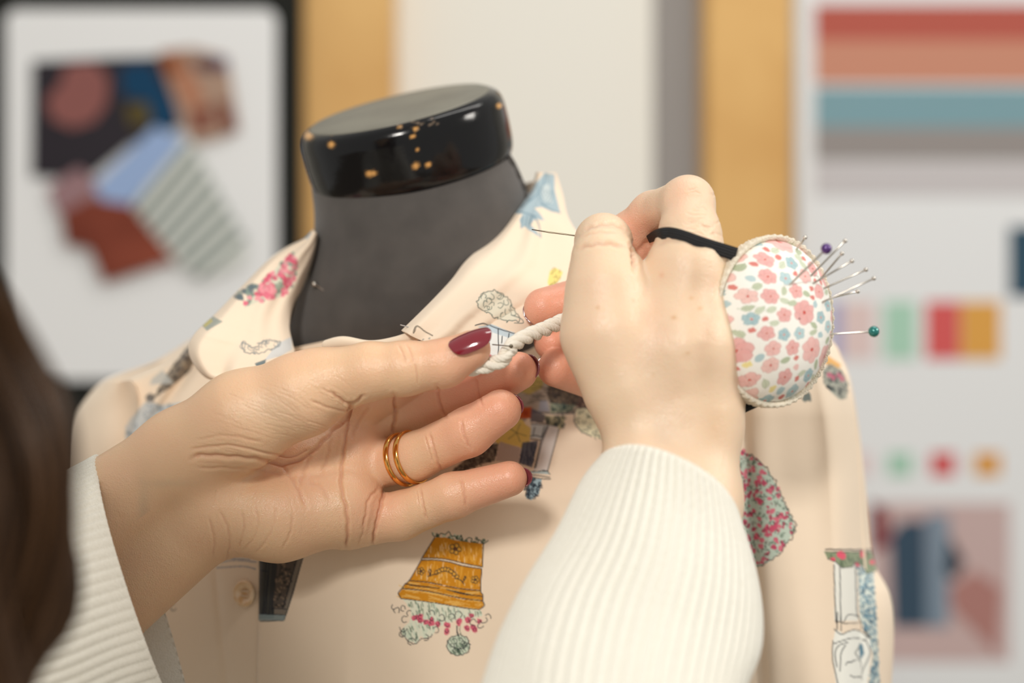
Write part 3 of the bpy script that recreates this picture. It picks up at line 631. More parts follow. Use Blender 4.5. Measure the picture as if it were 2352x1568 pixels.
CR_L = [  # creases of the left hand: (points, width px, depth mm)
    ([(440, 1052), (462, 1046), (527, 1049), (597, 1055), (644, 1066), (691, 1055), (728, 1027), (761, 990), (795, 962), (806, 929)], 8, 1.5),
    ([(440, 1030), (527, 1023), (597, 1037), (668, 1049), (710, 1030)], 5, .8), ([(455, 1075), (530, 1075), (600, 1080), (650, 1090)], 6, .5), ([(450, 1010), (520, 1000), (600, 1015)], 5, .4),
    ([(808, 925), (796, 985), (787, 1051), (783, 1112), (796, 1172), (799, 1219), (794, 1262)], 7, 1.4),
    ([(883, 1122), (873, 1168), (862, 1214), (855, 1254)], 6, 1.6), ([(905, 905), (908, 950), (900, 1000)], 7, 1.6),
    ([(832, 1215), (842, 1180), (846, 1150), (870, 1120)], 6, .7), ([(820, 1255), (835, 1220), (838, 1190)], 5, .5),
    ([(644, 1066), (677, 1107), (705, 1168)], 7, .7), ([(715, 1040), (695, 1090), (686, 1121)], 8, .7), ([(700, 1100), (740, 1120), (760, 1160)], 9, .5),
    ([(760, 1000), (748, 1060), (735, 1090)], 7, .6), ([(850, 930), (822, 970), (806, 1010)], 7, .7),
    ([(504, 1172), (523, 1212), (527, 1252), (518, 1290)], 5, .55), ([(588, 1170), (592, 1205), (580, 1240), (556, 1266)], 5, .35), ([(634, 1160), (630, 1200), (612, 1240), (585, 1272)], 5, .35),
    ([(556, 1175), (560, 1215), (548, 1262)], 5, .5), ([(672, 1180), (668, 1220), (648, 1262)], 5, .5), ([(480, 1190), (492, 1240), (488, 1280)], 5, .5),
    ([(760, 900), (778, 914), (795, 926), (812, 926), (836, 908)], 6, 1.4), ([(715, 920), (760, 938), (800, 945)], 5, .6), ([(735, 890), (765, 905)], 4, .5),
    ([(986, 995), (995, 1027), (1004, 1055), (1014, 1082)], 5, .9), ([(976, 1000), (984, 1030), (994, 1060)], 3, .5), ([(1060, 966), (1066, 999), (1082, 1032)], 5, .9),
    ([(965, 1122), (971, 1158), (981, 1195)], 5, .9), ([(957, 1125), (962, 1160)], 3, .5), ([(1058, 1096), (1066, 1132), (1072, 1166)], 5, .8),
    ([(1004, 884), (1009, 924), (1024, 960)], 6, 1.1), ([(1092, 866), (1100, 905), (1108, 935)], 5, .7),
    ([(914, 790), (925, 812), (932, 835)], 4, .5), ([(934, 792), (945, 815), (950, 835)], 4, .5), ([(953, 834), (957, 860), (960, 884)], 4, .5),
    ([(1040, 796), (1052, 806), (1080, 800), (1108, 784), (1122, 768)], 4, .5)]
CR_R = [([(1450, 560), (1455, 585), (1458, 620)], 6, 1.6), ([(1338, 530), (1370, 516), (1410, 514), (1440, 530)], 5, .7), ([(1325, 572), (1360, 562), (1400, 560), (1440, 568)], 6, .7),
        ([(1332, 545), (1370, 533), (1420, 534)], 4, .4), ([(1455, 585), (1490, 555), (1530, 520)], 8, .8), ([(1500, 560), (1560, 548), (1620, 570)], 10, .5)]
CR_R += [([(1588, 560), (1575, 700), (1555, 860), (1545, 960)], 34, -.45), ([(1640, 600), (1632, 720), (1610, 850)], 22, .35), ([(1500, 600), (1498, 720), (1500, 850)], 36, .4), ([(1575, 900), (1560, 1000)], 24, -.3)]
for k in range(26):            # fine wrinkles over the index knuckle
    rr = random.Random(k); x = 1560 + rr.uniform(0, 75); y = 425 + rr.uniform(0, 120); l = rr.uniform(14, 34)
    CR_R.append(([(x, y), (x + l * .5, y + rr.uniform(-4, 6)), (x + l, y + rr.uniform(-6, 10))], 2.6, .28))
for k in range(95):            # fine lines on the ball of the thumb, flowing into the fold at its base
    rr = random.Random(100 + k); u = rr.uniform(0, 1); w_ = rr.uniform(-1, 1)
    x = 450 + 320 * u; y = 985 - 75 * u + w_ * (85 - 30 * u); l = rr.uniform(30, 75); sl = .30 - .25 * w_ + .2 * u
    CR_L.append(([(x, y), (x + l * .5, y + l * .5 * sl * .7), (x + l, y + l * sl)], 2.4, rr.uniform(.06, .16)))
for k in range(60):            # and over the palm and heel
    rr = random.Random(300 + k); x = 460 + rr.uniform(0, 360); y = rr.uniform(1080, 1230); l = rr.uniform(25, 60); a = 1.9 - (x - 460) / 360 * .9 + rr.uniform(-.25, .25)
    CR_L.append(([(x, y), (x + l * .5 * math.cos(a), y + l * .5 * math.sin(a)), (x + l * math.cos(a + .15), y + l * math.sin(a + .15))], 2.4, rr.uniform(.04, .12)))
CR_L = [(p, w_ * .72, d_ * (.72 if d_ > .3 else 1)) for p, w_, d_ in CR_L]

SK = dict(base=(232, 194, 157), pale=(236, 209, 179), red=(239, 170, 143), deep=(198, 116, 84))
def build_hand(fn, palm, fingers, creases, h, tips, redness, base):
    lo, hi = bounds(palm, *fingers)
    V, Q = surface_nets(fn, lo, hi, h)
    V, _ = snap(fn, relax(V, Q, 1), 1)
    V, Q = subdivide(V, Q)
    V = relax(V, Q, 2); V, N = snap(fn, V, 1); V = relax(V, Q, 5)
    px, py = proj(V); facing = -(N * (V - np.array([0, 0, CAMZ])) / np.linalg.norm(V - np.array([0, 0, CAMZ]), axis=1)[:, None]).sum(1)
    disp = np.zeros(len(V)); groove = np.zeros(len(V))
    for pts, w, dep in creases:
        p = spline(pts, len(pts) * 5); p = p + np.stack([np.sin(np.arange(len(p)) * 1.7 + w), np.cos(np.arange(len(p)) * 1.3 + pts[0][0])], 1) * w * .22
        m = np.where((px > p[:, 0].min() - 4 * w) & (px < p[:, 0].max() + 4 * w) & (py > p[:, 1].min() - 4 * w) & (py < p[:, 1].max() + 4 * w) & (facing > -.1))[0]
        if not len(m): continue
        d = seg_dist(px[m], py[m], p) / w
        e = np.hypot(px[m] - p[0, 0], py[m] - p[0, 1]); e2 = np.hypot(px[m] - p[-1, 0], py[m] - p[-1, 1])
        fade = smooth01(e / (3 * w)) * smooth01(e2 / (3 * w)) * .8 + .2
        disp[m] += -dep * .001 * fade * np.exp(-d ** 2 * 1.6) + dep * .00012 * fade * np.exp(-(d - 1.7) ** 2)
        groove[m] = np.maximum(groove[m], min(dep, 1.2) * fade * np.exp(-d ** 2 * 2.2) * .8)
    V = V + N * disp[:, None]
    c = np.tile(lin(base), (len(V), 1))
    red = np.zeros(len(V))
    for j, rad, st in tips:
        d = np.linalg.norm(V - j[:3], axis=1); red = np.maximum(red, st * smooth01(1 - d / rad))
    # soft natural mottling
    n = np.sin(V[:, 0] * 160 + 2 * np.sin(V[:, 2] * 110)) * np.sin(V[:, 2] * 140 + np.sin(V[:, 1] * 120)) * .5 + .5
    red = np.clip(red + n * redness, 0, 1)
    c = c * (1 - red[:, None]) + lin(SK['red']) * red[:, None]
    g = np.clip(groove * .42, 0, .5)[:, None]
    c = c * (1 - g) + lin(SK['deep']) * g  # darker red along the creases, their shade included in the colour
    return V, Q, c
tipsL = [(HL_f[0][-1][1], .034, .55), (HL_f[1][-1][1], .05, .9), (HL_f[2][-1][1], .060, .85), (HL_f[3][-1][1], .050, .75), (HL_f[4][-1][1], .048, .7), (J(860, 1160, 690, 10), .022, .35), (J(870, 1010, 690, 10), .026, .4), (J(700, 1110, 690, 10), .03, .16)]
tipsR = [(HR_f[0][-1][1], .03, .35), (HR_f[1][-1][1], .044, .8), (HR_f[2][-1][1], .055, .95), (HR_f[3][-1][1], .055, .95), (HR_f[4][-1][1], .055, .9), (J(1580, 440, 660, 10), .02, .3), (J(1400, 720, 640, 10), .03, .08)]
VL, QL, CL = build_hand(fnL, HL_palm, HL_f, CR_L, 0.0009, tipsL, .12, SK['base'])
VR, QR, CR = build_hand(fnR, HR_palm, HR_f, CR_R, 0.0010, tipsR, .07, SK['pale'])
def tint(V, C, spots):           # freckles, faint veins and broad soft patches of paler or warmer skin
    px, py = proj(V); near = V[:, 1] < .675
    for x, y, rx, ry, c, a in spots:
        k = (a * np.exp(-((px - x) / rx) ** 2 - ((py - y) / ry) ** 2) * near)[:, None]; C[:] = C * (1 - k) + lin(c) * k
FRK = (214, 168, 122)
tint(VR, CR, [(1373, 706, 5, 4, FRK, .6), (1548, 729, 7, 5, FRK, .75), (1588, 684, 5, 4, FRK, .7), (1608, 708, 6, 5, FRK, .7), (1580, 811, 5, 4, FRK, .6), (1520, 632, 6, 6, (226, 170, 140), .5), (1455, 690, 4, 4, FRK, .4), (1500, 860, 4, 4, FRK, .4),
              (1600, 650, 34, 60, (200, 168, 138), .5), (1625, 830, 30, 70, (205, 176, 146), .4), (1650, 980, 34, 60, (206, 168, 128), .5), (1520, 1000, 26, 60, (214, 190, 168), .3)])
tint(VL, CL, [(330, 1180, 14, 70, (190, 172, 150), .35), (380, 1110, 60, 10, (200, 178, 150), .3), (350, 1330, 40, 14, (204, 172, 142), .3), (760, 1060, 60, 60, (238, 180, 130), .3), (620, 940, 70, 40, (238, 214, 186), .35)])
# upper body, outside the frame on the left: arms, shoulders, neck and head
def B(x, y, z, r): return np.array([x, y, z, r])
shR, shL = B(-.075, .20, 1.10, .052), B(-.385, .24, 1.10, .052)
elR, elL = B(.035, .46, 1.10, .040), B(-.315, .50, 1.155, .040)
wrR = J(1475, 1560, 588, 150); wrL = J(0, 1400, 690, 150)
HX, HY, HZ = -.255, .27, 1.40
torso = (chain(shR, elR, B(*wrR[:3], .030)) + chain(shL, elL, B(*wrL[:3], .029)) + chain(shR, B(-.23, .19, 1.12, .06), shL)
         + chain(B(-.15, .19, 1.04, .09), B(-.17, .19, .80, .085)) + chain(B(-.31, .19, 1.04, .09), B(-.29, .19, .80, .085))
         + chain(B(-.23, .19, 1.15, .052), B(-.242, .22, 1.30, .048)))
head = (chain(B(HX, HY - .02, HZ + .03, .082), B(HX, HY + .01, HZ + .02, .080)) + chain(B(HX + .012, HY + .055, HZ - .05, .040), B(HX + .02, HY + .075, HZ - .075, .026))
        + chain(B(HX + .03, HY + .085, HZ + .01, .010), B(HX + .045, HY + .105, HZ - .022, .0105)) + chain(B(HX + .028, HY + .085, HZ - .042, .012), B(HX + .042, HY + .076, HZ - .042, .010))
        + chain(B(HX - .02, HY + .08, HZ + .028, .010), B(HX + .06, HY + .065, HZ + .028, .010))
        + chain(B(HX + .078, HY - .005, HZ + .01, .008), B(HX + .082, HY - .008, HZ - .03, .007)) + chain(B(HX - .084, HY + .005, HZ + .01, .008), B(HX - .084, HY + .005, HZ - .03, .007)))
def fnB(X):
    d = None
    for s in torso: e = cap_d(X, s); d = e if d is None else smin(d, e, .03)
    g = None
    for s in head: e = cap_d(X, s); g = e if g is None else smin(g, e, .012)
    return smin(d, g, .02)
lo, hi = bounds(torso, head)
VB, QB = surface_nets(fnB, lo, hi, .006); VB, _ = snap(fnB, VB, 2, .004)
person = empty('person')
tag(person, 'person with long brown hair and cream corduroy sleeves, both hands pinning cord to the collar', 'person')
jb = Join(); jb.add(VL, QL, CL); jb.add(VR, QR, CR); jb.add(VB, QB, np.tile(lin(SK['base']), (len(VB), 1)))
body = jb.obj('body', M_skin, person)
# fingernails
def nail(center, along, up, L, W, curve, m, label=None, thick=.0005):
    a = np.asarray(along, float); a /= np.linalg.norm(a); u = np.asarray(up, float); u -= a * (u @ a); u /= np.linalg.norm(u); s = np.cross(a, u)
    n, k = 26, 17; V = []
    for i in range(n):
        t = -1 + 2 * i / (n - 1)
        w = (max(1 - abs(t) ** (2.6 if t > 0 else 3.2), 0)) ** .5
        for j in range(k):
            q = -1 + 2 * j / (k - 1); ang = q * w * curve
            V.append(np.asarray(center) + a * t * L / 2 + s * math.sin(ang) * (W / 2) / math.sin(curve) + u * ((math.cos(ang) - 1) * (W / 2) / math.sin(curve) * 1.0 - .0011 * t * t * (1.6 if t > 0 else .6)))
    o = mesh_obj('fingernail', np.array(V), grid_faces(n, k), m, body); solidify(o, thick, 0)
    b = o.modifiers.new('round', 'SUBSURF'); b.levels = 1; b.render_levels = 1
    if label: o['label'] = label
    return o
CAMV = np.array([0, -1.0, 0])
def dirpx(dx, dy, dd): v = np.array([dx, dd, -dy], float); return v / np.linalg.norm(v)   # right, away, down in the picture
nail(P(1077, 772, .6570), dirpx(94, -38, -4), dirpx(-20, -72, -62), .0175, .0118, 1.0, M_nail, 'glossy dark red thumbnail')
def tipnail(j, j0, up, L, W, fwd, m, lift=.9):
    a = j[:3] - j0[:3]; a /= np.linalg.norm(a); u = np.asarray(up, float); u -= a * (u @ a); u /= np.linalg.norm(u)
    return nail(j[:3] + a * fwd + u * j[3] * lift, a, u, L, W, 1.05, m, 'plum red fingernail seen edge-on', .0006)
for fi, up in ((2, dirpx(10, 10, 60)), (3, dirpx(14, 22, 60)), (4, dirpx(12, 34, 60))):
    f = HL_f[fi][-1]; tipnail(f[1], f[0], up, .0135, .0108 if fi < 4 else .009, .0019, M_nailedge, .70)
f = HR_f[2][-1]; tipnail(f[1], f[0], dirpx(-30, 30, 55), .0115, .0105, .0012, M_nailedge, .84)
f = HR_f[4][-1]; tipnail(f[1], f[0], dirpx(-20, 0, 60), .011, .0095, .001, M_nailedge, .84)

# ------------------------------------------------------------------ corduroy sleeves, sweater, hair
def sleeve(rows, bvec, dep, nrib, amp, nrow=120, kr=9, twist=0.0, e=1.0, thick=.0022):
    """rows: (Lx,Ly,Rx,Ry,dmm, half-depth mm); ribs run along the arm"""
    r = rowspline(rows, nrow); b = rowspline(bvec, nrow)
    nth = nrib * kr; th = np.linspace(0, 2 * np.pi, nth, endpoint=False)
    V = []; Vi = []
    for i in range(nrow):
        L = r[i, :2]; Rr = r[i, 2:4]; c = (L + Rr) / 2; a = (Rr - L) / 2
        s = i / (nrow - 1); ph = th + twist * s
        rib = np.abs(np.sin(ph * nrib / 2)) ** .6
        soft = .012 * np.sin(3 * ph + 4 * s) + .010 * np.sin(5 * ph - 7 * s)
        endr = -.9 * max(0, 1 - i / 2.5) ** 2          # rounded cuff edge
        for sg, out in ((0, V), (1, Vi)):
            k = 1 + soft + (amp * (rib - .5) + amp * endr if sg == 0 else -.022)
            x = c[0] + (a[0] * np.cos(th) + b[i, 0] * -np.sin(th)) * k
            y = c[1] + (a[1] * np.cos(th) + b[i, 1] * -np.sin(th)) * k
            if sg == 0: y = y; 
            d = (r[i, 4] - 0 + r[i, 5] * np.sin(th) * k) / 1000
            out.append(P(x, y, d))
    V = np.array(V).reshape(-1, 3); Vi = np.array(Vi).reshape(-1, 3)
    F = grid_faces(nrow, nth, True); Fi = grid_faces(nrow, nth, True, len(V))[:, ::-1]
    j = np.arange(nth); rim = np.stack([j, j + len(V), (j + 1) % nth + len(V), (j + 1) % nth], 1)
    return np.vstack([V, Vi]), np.vstack([F, Fi, rim])
# th: cos -> from left to right edge, sin -> depth (positive = away); near side is sin<0, where the b vector (picture px) is added
v, f = sleeve([(1388, 1040, 1692, 1185, 640, 31), (1340, 1105, 1730, 1300, 632, 36), (1283, 1215, 1744, 1395, 620, 42), (1205, 1335, 1738, 1485, 606, 45), (1150, 1450, 1708, 1570, 590, 47), (1110, 1580, 1680, 1660, 574, 48), (1060, 1760, 1640, 1800, 550, 48)],
              [(28, -62), (22, -40), (12, -24), (0, -10), (0, 0), (0, 0), (0, 0)], None, 56, .050, twist=-.35)
sl2 = mesh_obj('sleeve', v, f, M_corduroy, person); sl2['label'] = 'bright cream corduroy sleeve on the raised forearm below the pincushion'
v, f = sleeve([(225, 1046, 440, 1690, 690, 34), (150, 1085, 350, 1745, 678, 40), (40, 1135, 220, 1830, 660, 45), (-120, 1200, 60, 1900, 635, 48), (-330, 1270, -120, 1960, 610, 50)],
              [(-34, 4), (-20, 2), (-10, 0), (0, 0), (0, 0)], None, 84, .032, twist=.25, kr=8)
sl1 = mesh_obj('sleeve', v, f, M_corduroy, person); sl1['label'] = 'shaded cream corduroy cuff around the wrist beside the hair'
def fnS(X):
    d = None
    segs = (chain(B(*shR[:3], .068), B(*elR[:3], .056), B(*P(1380, 2080, .53), .042)) + chain(B(*shL[:3], .068), B(*elL[:3], .058), B(*P(-200, 1750, .61), .046))
            + chain(B(*shR[:3], .068), B(-.23, .19, 1.10, .075), B(*shL[:3], .068)) + chain(B(-.15, .19, 1.04, .105), B(-.17, .19, .80, .105)) + chain(B(-.31, .19, 1.04, .105), B(-.29, .19, .80, .105)) + chain(B(-.235, .20, 1.14, .07), B(-.238, .205, 1.18, .062)))
    for s in segs: e = cap_d(X, s); d = e if d is None else smin(d, e, .03)
    return d
VS, QS = surface_nets(fnS, (-.53, .03, .66), (.12, .70, 1.27), .007); VS, _ = snap(fnS, VS, 2, .004)
sw = mesh_obj('sweater', VS, QS, M_corduroy, person)
# hair: skull cover and long strands
rh = random.Random(3); J1 = Join()
def fnH(X):
    a = cap_d(X, (B(HX, HY - .035, HZ + .035, .094), B(HX, HY - .03, HZ + .0, .090)))
    b = cap_d(X, (B(HX, HY - .05, HZ - .02, .080), B(HX, HY - .05, HZ - .16, .060)))
    d = smin(a, b, .03); face = cap_d(X, (B(HX + .005, HY + .085, HZ - .01, .070), B(HX + .01, HY + .10, HZ - .08, .06)))
    return np.maximum(d, -face + .002)
VH, QH = surface_nets(fnH, (HX - .12, HY - .16, HZ - .25), (HX + .12, HY + .12, HZ + .15), .005)
J1.add(VH, QH, lin((66, 42, 24)))
guides = [  # picture px and distance (m) of the locks hanging into the frame, from the head down
    [(-330, 500, .36), (-160, 560, .39), (-30, 690, .41), (55, 830, .42), (118, 960, .42), (140, 1090, .42), (138, 1220, .42), (124, 1330, .42), (80, 1450, .42), (20, 1620, .42)],
    [(-360, 520, .35), (-200, 620, .38), (-80, 760, .40), (10, 900, .41), (60, 1040, .41), (66, 1180, .41), (40, 1320, .41), (0, 1450, .41), (-20, 1560, .41), (-30, 1700, .41)],
    [(-380, 560, .35), (-240, 680, .37), (-120, 840, .39), (-40, 1000, .40), (-10, 1180, .40), (-20, 1350, .40), (10, 1500, .40), (60, 1700, .40)],
    [(-330, 490, .37), (-170, 570, .40), (-40, 720, .42), (40, 880, .43), (90, 1030, .435), (122, 1180, .44), (150, 1290, .44), (140, 1420, .44), (60, 1530, .44), (20, 1660, .44)]]
for gi, g in enumerate(guides):
    for k in range((170, 210, 170, 90)[gi]):
        ox, oy, od = rh.gauss(0, 24), rh.gauss(0, 16), rh.gauss(0, .007); ph = rh.uniform(0, 6)
        q = [P(x + min(ox, 34) * (1 - .2 * i / 9) + 7 * math.sin(i * 1.3 + ph), y + oy, d + od) for i, (x, y, d) in enumerate(g)]
        v, f, *_ = tube(spline(q, 26), np.full(26, .00055), 4)
        t = rh.random(); J1.add(v, f, lin((44, 27, 14)) * (1 - t) + lin((98, 66, 36)) * t)
for k in range(420):            # strands over the rest of the head and down the back
    a = rh.uniform(0, 2 * math.pi); 
    if .15 < a / math.pi < .85 and rh.random() < .8: continue
    r0 = .104; x, y = math.cos(a), math.sin(a) * 1.06
    q = [(HX + x * .03, HY - .03 + y * .03, HZ + .135), (HX + x * .085, HY - .035 + y * .088, HZ + .10), (HX + x * r0, HY - .037 + y * r0, HZ + .03), (HX + x * .102, HY - .045 + y * .10, HZ - .06), (HX + x * .10 - .01, HY - .05 + y * .085, HZ - .15), (HX + x * .095 - .01, HY - .06 + y * .08, HZ - .24)]
    v, f, *_ = tube(spline(q, 18), np.full(18, .0009), 4); t = rh.random(); J1.add(v, f, lin((58, 36, 20)) * (1 - t) + lin((104, 70, 40)) * t)
hair = J1.obj('hair', M_hair, person)

# ------------------------------------------------------------------ the two gold rings
def ring(center, axis, rad, tr, label):
    a = np.asarray(axis, float); a /= np.linalg.norm(a); u = np.cross(a, (0, 0, 1)); u /= np.linalg.norm(u); v = np.cross(a, u)
    n, k = 72, 12; th = np.linspace(0, 2 * np.pi, n, endpoint=False); ph = np.linspace(0, 2 * np.pi, k, endpoint=False)
    rd = u * np.cos(th)[:, None] + v * np.sin(th)[:, None]
    V = np.asarray(center) + rd[:, None] * (rad + tr * .55 * np.cos(ph)[None, :, None]) + (a * (tr * np.sin(ph))[:, None])[None]
    i = np.arange(n)[:, None]; j = np.arange(k)[None]
    F = np.stack([i * k + j, i * k + (j + 1) % k, ((i + 1) % n) * k + (j + 1) % k, ((i + 1) % n) * k + j], -1).reshape(-1, 4)
    o = mesh_obj('gold_ring', V.reshape(-1, 3), F, M_gold); return tag(o, label, 'ring', 'gold rings on the ring finger')
fa, fb = HL_f[3][0]
ax_r = np.array([.82, -.50, .10])
for q, lab in ((.80, 'gold ring nearer the palm on the ring finger'), (.95, 'gold ring farther from the palm on the ring finger')):
    cf = fa[:3] * (1 - q) + fb[:3] * q; rf = fa[3] * (1 - q) + fb[3] * q
    ring(cf, fb[:3] - fa[:3] + np.array([0, -.004, .002]), rf + .0012, .0013, lab)

# ------------------------------------------------------------------ dress form
form = empty('dress_form'); tag(form, 'charcoal cloth dress form with glossy black neck cap wearing the printed blouse', 'dress form')
rows = rowspline([(725, 400, 1160, 340, 792, 31), (716, 420, 1176, 360, 792, 33), (722, 500, 1215, 470, 791, 41), (716, 590, 1230, 590, 793, 47), (684, 680, 1260, 690, 797, 52), (655, 760, 1330, 770, 803, 56), (560, 870, 1400, 870, 820, 50), (330, 1000, 1720, 970, 850, 54), (270, 1120, 1760, 1120, 855, 60), (260, 1400, 1780, 1400, 855, 66), (270, 1900, 1780, 1900, 855, 66)], 110)
th = np.linspace(0, 2 * np.pi, 96, endpoint=False); V = []
for r_ in rows:
    c = ((r_[0] + r_[2]) / 2, (r_[1] + r_[3]) / 2); a = ((r_[2] - r_[0]) / 2, (r_[3] - r_[1]) / 2)
    cs = np.sign(np.cos(th)) * np.abs(np.cos(th)) ** .9
    V.append(P(c[0] + a[0] * cs, c[1] + a[1] * cs, (r_[4] + r_[5] * np.sin(th)) / 1000))
nk = mesh_obj('body_form', np.array(V).reshape(-1, 3), np.vstack([grid_faces(110, 96, True)]), M_neck, form)
# piping seam on the side of the neck
def on_form(px, py, off=0.0):
    i = np.argmin(np.abs((rows[:, 1] + rows[:, 3]) / 2 + (rows[:, 3] - rows[:, 1]) / 2 * ((px - (rows[:, 0] + rows[:, 2]) / 2) / ((rows[:, 2] - rows[:, 0]) / 2)) - py))
    r_ = rows[i]; q = np.clip((px - (r_[0] + r_[2]) / 2) / ((r_[2] - r_[0]) / 2), -1, 1); q = abs(q) ** (1 / .9)
    return (r_[4] - r_[5] * math.sqrt(max(0, 1 - q * q)) - off) / 1000
sp = spline([(1158, 345), (1178, 375), (1194, 410), (1208, 450), (1212, 490)], 20)
v, f = tube_closed([P(x, y, on_form(x, y, 1.0)) for x, y in sp], .0013, 8)
mesh_obj('seam_piping', v, f, M_neck, form)
# neck cap: a turned disc with rounded shoulders, tipped towards the front left
cc = P(931, 309, .790); up = np.array([-.22, -.30, .93]); up /= np.linalg.norm(up)
ux = np.array([1., 0, 0]); ux -= up * (ux @ up); ux /= np.linalg.norm(ux); uy = np.cross(up, ux)
prof = [(0, .0125), (.60, .0126), (.84, .0124), (.93, .0112), (.975, .0088), (.995, .0055), (1.0, .002), (1.002, -.005), (.995, -.0125), (.975, -.0170), (.94, -.0195), (.90, -.0205), (.5, -.0205), (0, -.0205)]
pr = np.array(prof); q_ = spline(pr[1:-2] * [.047, 1], 110) / [.047, 1]; pr = np.vstack([pr[:1], q_, pr[-2:]])
n = 256; th = np.linspace(0, 2 * np.pi, n, endpoint=False); A_, B_ = .0482, .0455
V = np.array([cc + ux * (A_ * r_ * np.cos(t)) + uy * (B_ * r_ * np.sin(t)) + up * z for r_, z in pr for t in th])
px, py = proj(V); c = np.tile(lin((14, 14, 16)), (len(V), 1)); rr = np.random.RandomState(2)
front = (V - cc) @ uy < .005
for (x, y, r_) in ((708, 310, 9), (770, 296, 6), (762, 303, 5), (778, 300, 4), (761, 332, 6), (955, 381, 6), (984, 378, 5), (848, 399, 6), (858, 398, 5), (948, 313, 4), (958, 343, 3), (955, 296, 4), (918, 291, 3), (1147, 243, 5)):
    d = np.hypot(px - x, py - y) * (1 + .25 * np.sin(px * .9 + py)); a = (smooth01(1.6 - d / r_) * front)[:, None]; c = c * (1 - a) + lin((214, 160, 92)) * a
for _ in range(26):
    x, y = 900 + rr.rand() * 110, 275 + rr.rand() * 30 - .1 * 60; d = np.hypot(px - x, (py - y)); a = (smooth01(1.6 - d / 2.2) * front)[:, None] * .5; c = c * (1 - a) + lin((150, 130, 110)) * a
cap = mesh_obj('neck_cap', V, grid_faces(len(pr), n, True)[:, ::-1], M_cap, form, True, c); cap['label'] = 'glossy black lacquered disc chipped to bare wood'
V2 = np.array([cc + ux * (A_ * r_ * np.cos(t)) + uy * (B_ * r_ * np.sin(t)) + up * z for r_, z in ((0.001, .0130), (.5, .01295), (.86, .0128), (.885, .0122), (.88, .0112)) for t in th])
ct = mesh_obj('top_disc', V2, grid_faces(5, n, True)[:, ::-1], M_captop, cap); ct['label'] = 'top face of the black cap, its bright reflection painted as grey'
# pin stuck in the neck
def pin(name, head, base, hr, m, label, group, mh=None, sr=.00038, obj_cat='pin'):
    e = empty(name); tag(e, label, obj_cat, group)
    head = np.asarray(head); base = np.asarray(base)
    v, f = tube_closed([head, (head * 2 + base) / 3, (head + 2 * base) / 3, base], sr, 8); mesh_obj('shaft', v, f, m, e)
    v, f = sphere(head, hr, 14); mesh_obj('pin_head', v, f, mh or m, e)
    return e
d0 = on_form(760, 682) ; pin('dressmaking_pin', P(722, 652, on_form(722, 652) - .004), P(768, 684, d0 + .001), .0013, M_steel, 'steel pin stuck in the charcoal neck of the dress form', None)

# ------------------------------------------------------------------ blouse
blouse = empty('blouse'); tag(blouse, 'cream cotton blouse printed with garden drawings, open collar, on the dress form', 'blouse')
CB = paint_body(); CC = paint_collar()
def gauss(t, w): return np.exp(-(t / w) ** 2)
def body_depth(px, py):
    d = 723 + np.where(px > 800, 18 * (np.maximum(px - 900, 0) / 1000) ** 2, 62 * (np.maximum(800 - px, 0) / 640) ** 1.4)
    d = d + 40 * smooth01((1150 - py) / 330) * (1 - .75 * smooth01((px - 1520) / 300)) + 26 * smooth01((960 - py) / 260) * smooth01((px - 1550) / 250)
    d = d - 5 * gauss(py - 1350, 260) * gauss(px - 900, 420)
    # soft folds falling from the shoulder and bust
    d = d + 1.8 * gauss(px - (1708 + (py - 950) * .07), 14) - 1.6 * gauss(px - (1750 + (py - 950) * .05), 30) + .8 * gauss(px - (1868 + (py - 950) * .04), 30) - .8 * gauss(px - (1915 + (py - 950) * .1), 22)
    d = d + 1.6 * np.sin(px * .013 + py * .0035) * smooth01((px - 900) / 300) + .9 * np.sin(px * .021 - py * .006)
    return d
def patch(name, A, Bc, nu, nv, depth, cv, m=M_cloth, parent=None, thick=.0005, su=None, label=None):
    a = spline(A, nu); b = spline(Bc, nu); s = np.linspace(0, 1, nv)
    q = a[:, None] * (1 - s)[None, :, None] + b[:, None] * s[None, :, None]
    X, Y = q[..., 0].ravel(), q[..., 1].ravel(); t = np.repeat(np.linspace(0, 1, nu), nv); ss = np.tile(s, nu)
    V = P(X, Y, depth(X, Y, t, ss) / 1000)
    o = mesh_obj(name, V, grid_faces(nu, nv), m, parent or blouse, True, cv.sample(X, Y) if cv else None)
    solidify(o, thick, -1); 
    if label: o['label'] = label
    return o
# right-hand front (picture right of the placket)
def dR(X, Y, t, s):
    d = body_depth(X, Y)
    d -= 2.0 * gauss(s, .006) * 0 + 1.8 * (1 - smooth01(s / .004)) * -1      # edge rolls back
    d += 40 * np.clip((s - .945) / .055, 0, 1) ** 2.0                       # turns under at the armhole
    return d
patch('front_panel', [(668, 800), (640, 900), (618, 1000), (606, 1150), (600, 1290), (594, 1450), (590, 1660)], [(1420, 640), (1650, 700), (1880, 768), (1935, 830), (1962, 940), (1976, 1100), (1985, 1270), (1995, 1400), (2005, 1660)], 470, 640, dR, CB, label='front of the blouse with planter, rose bush and pillar drawings')
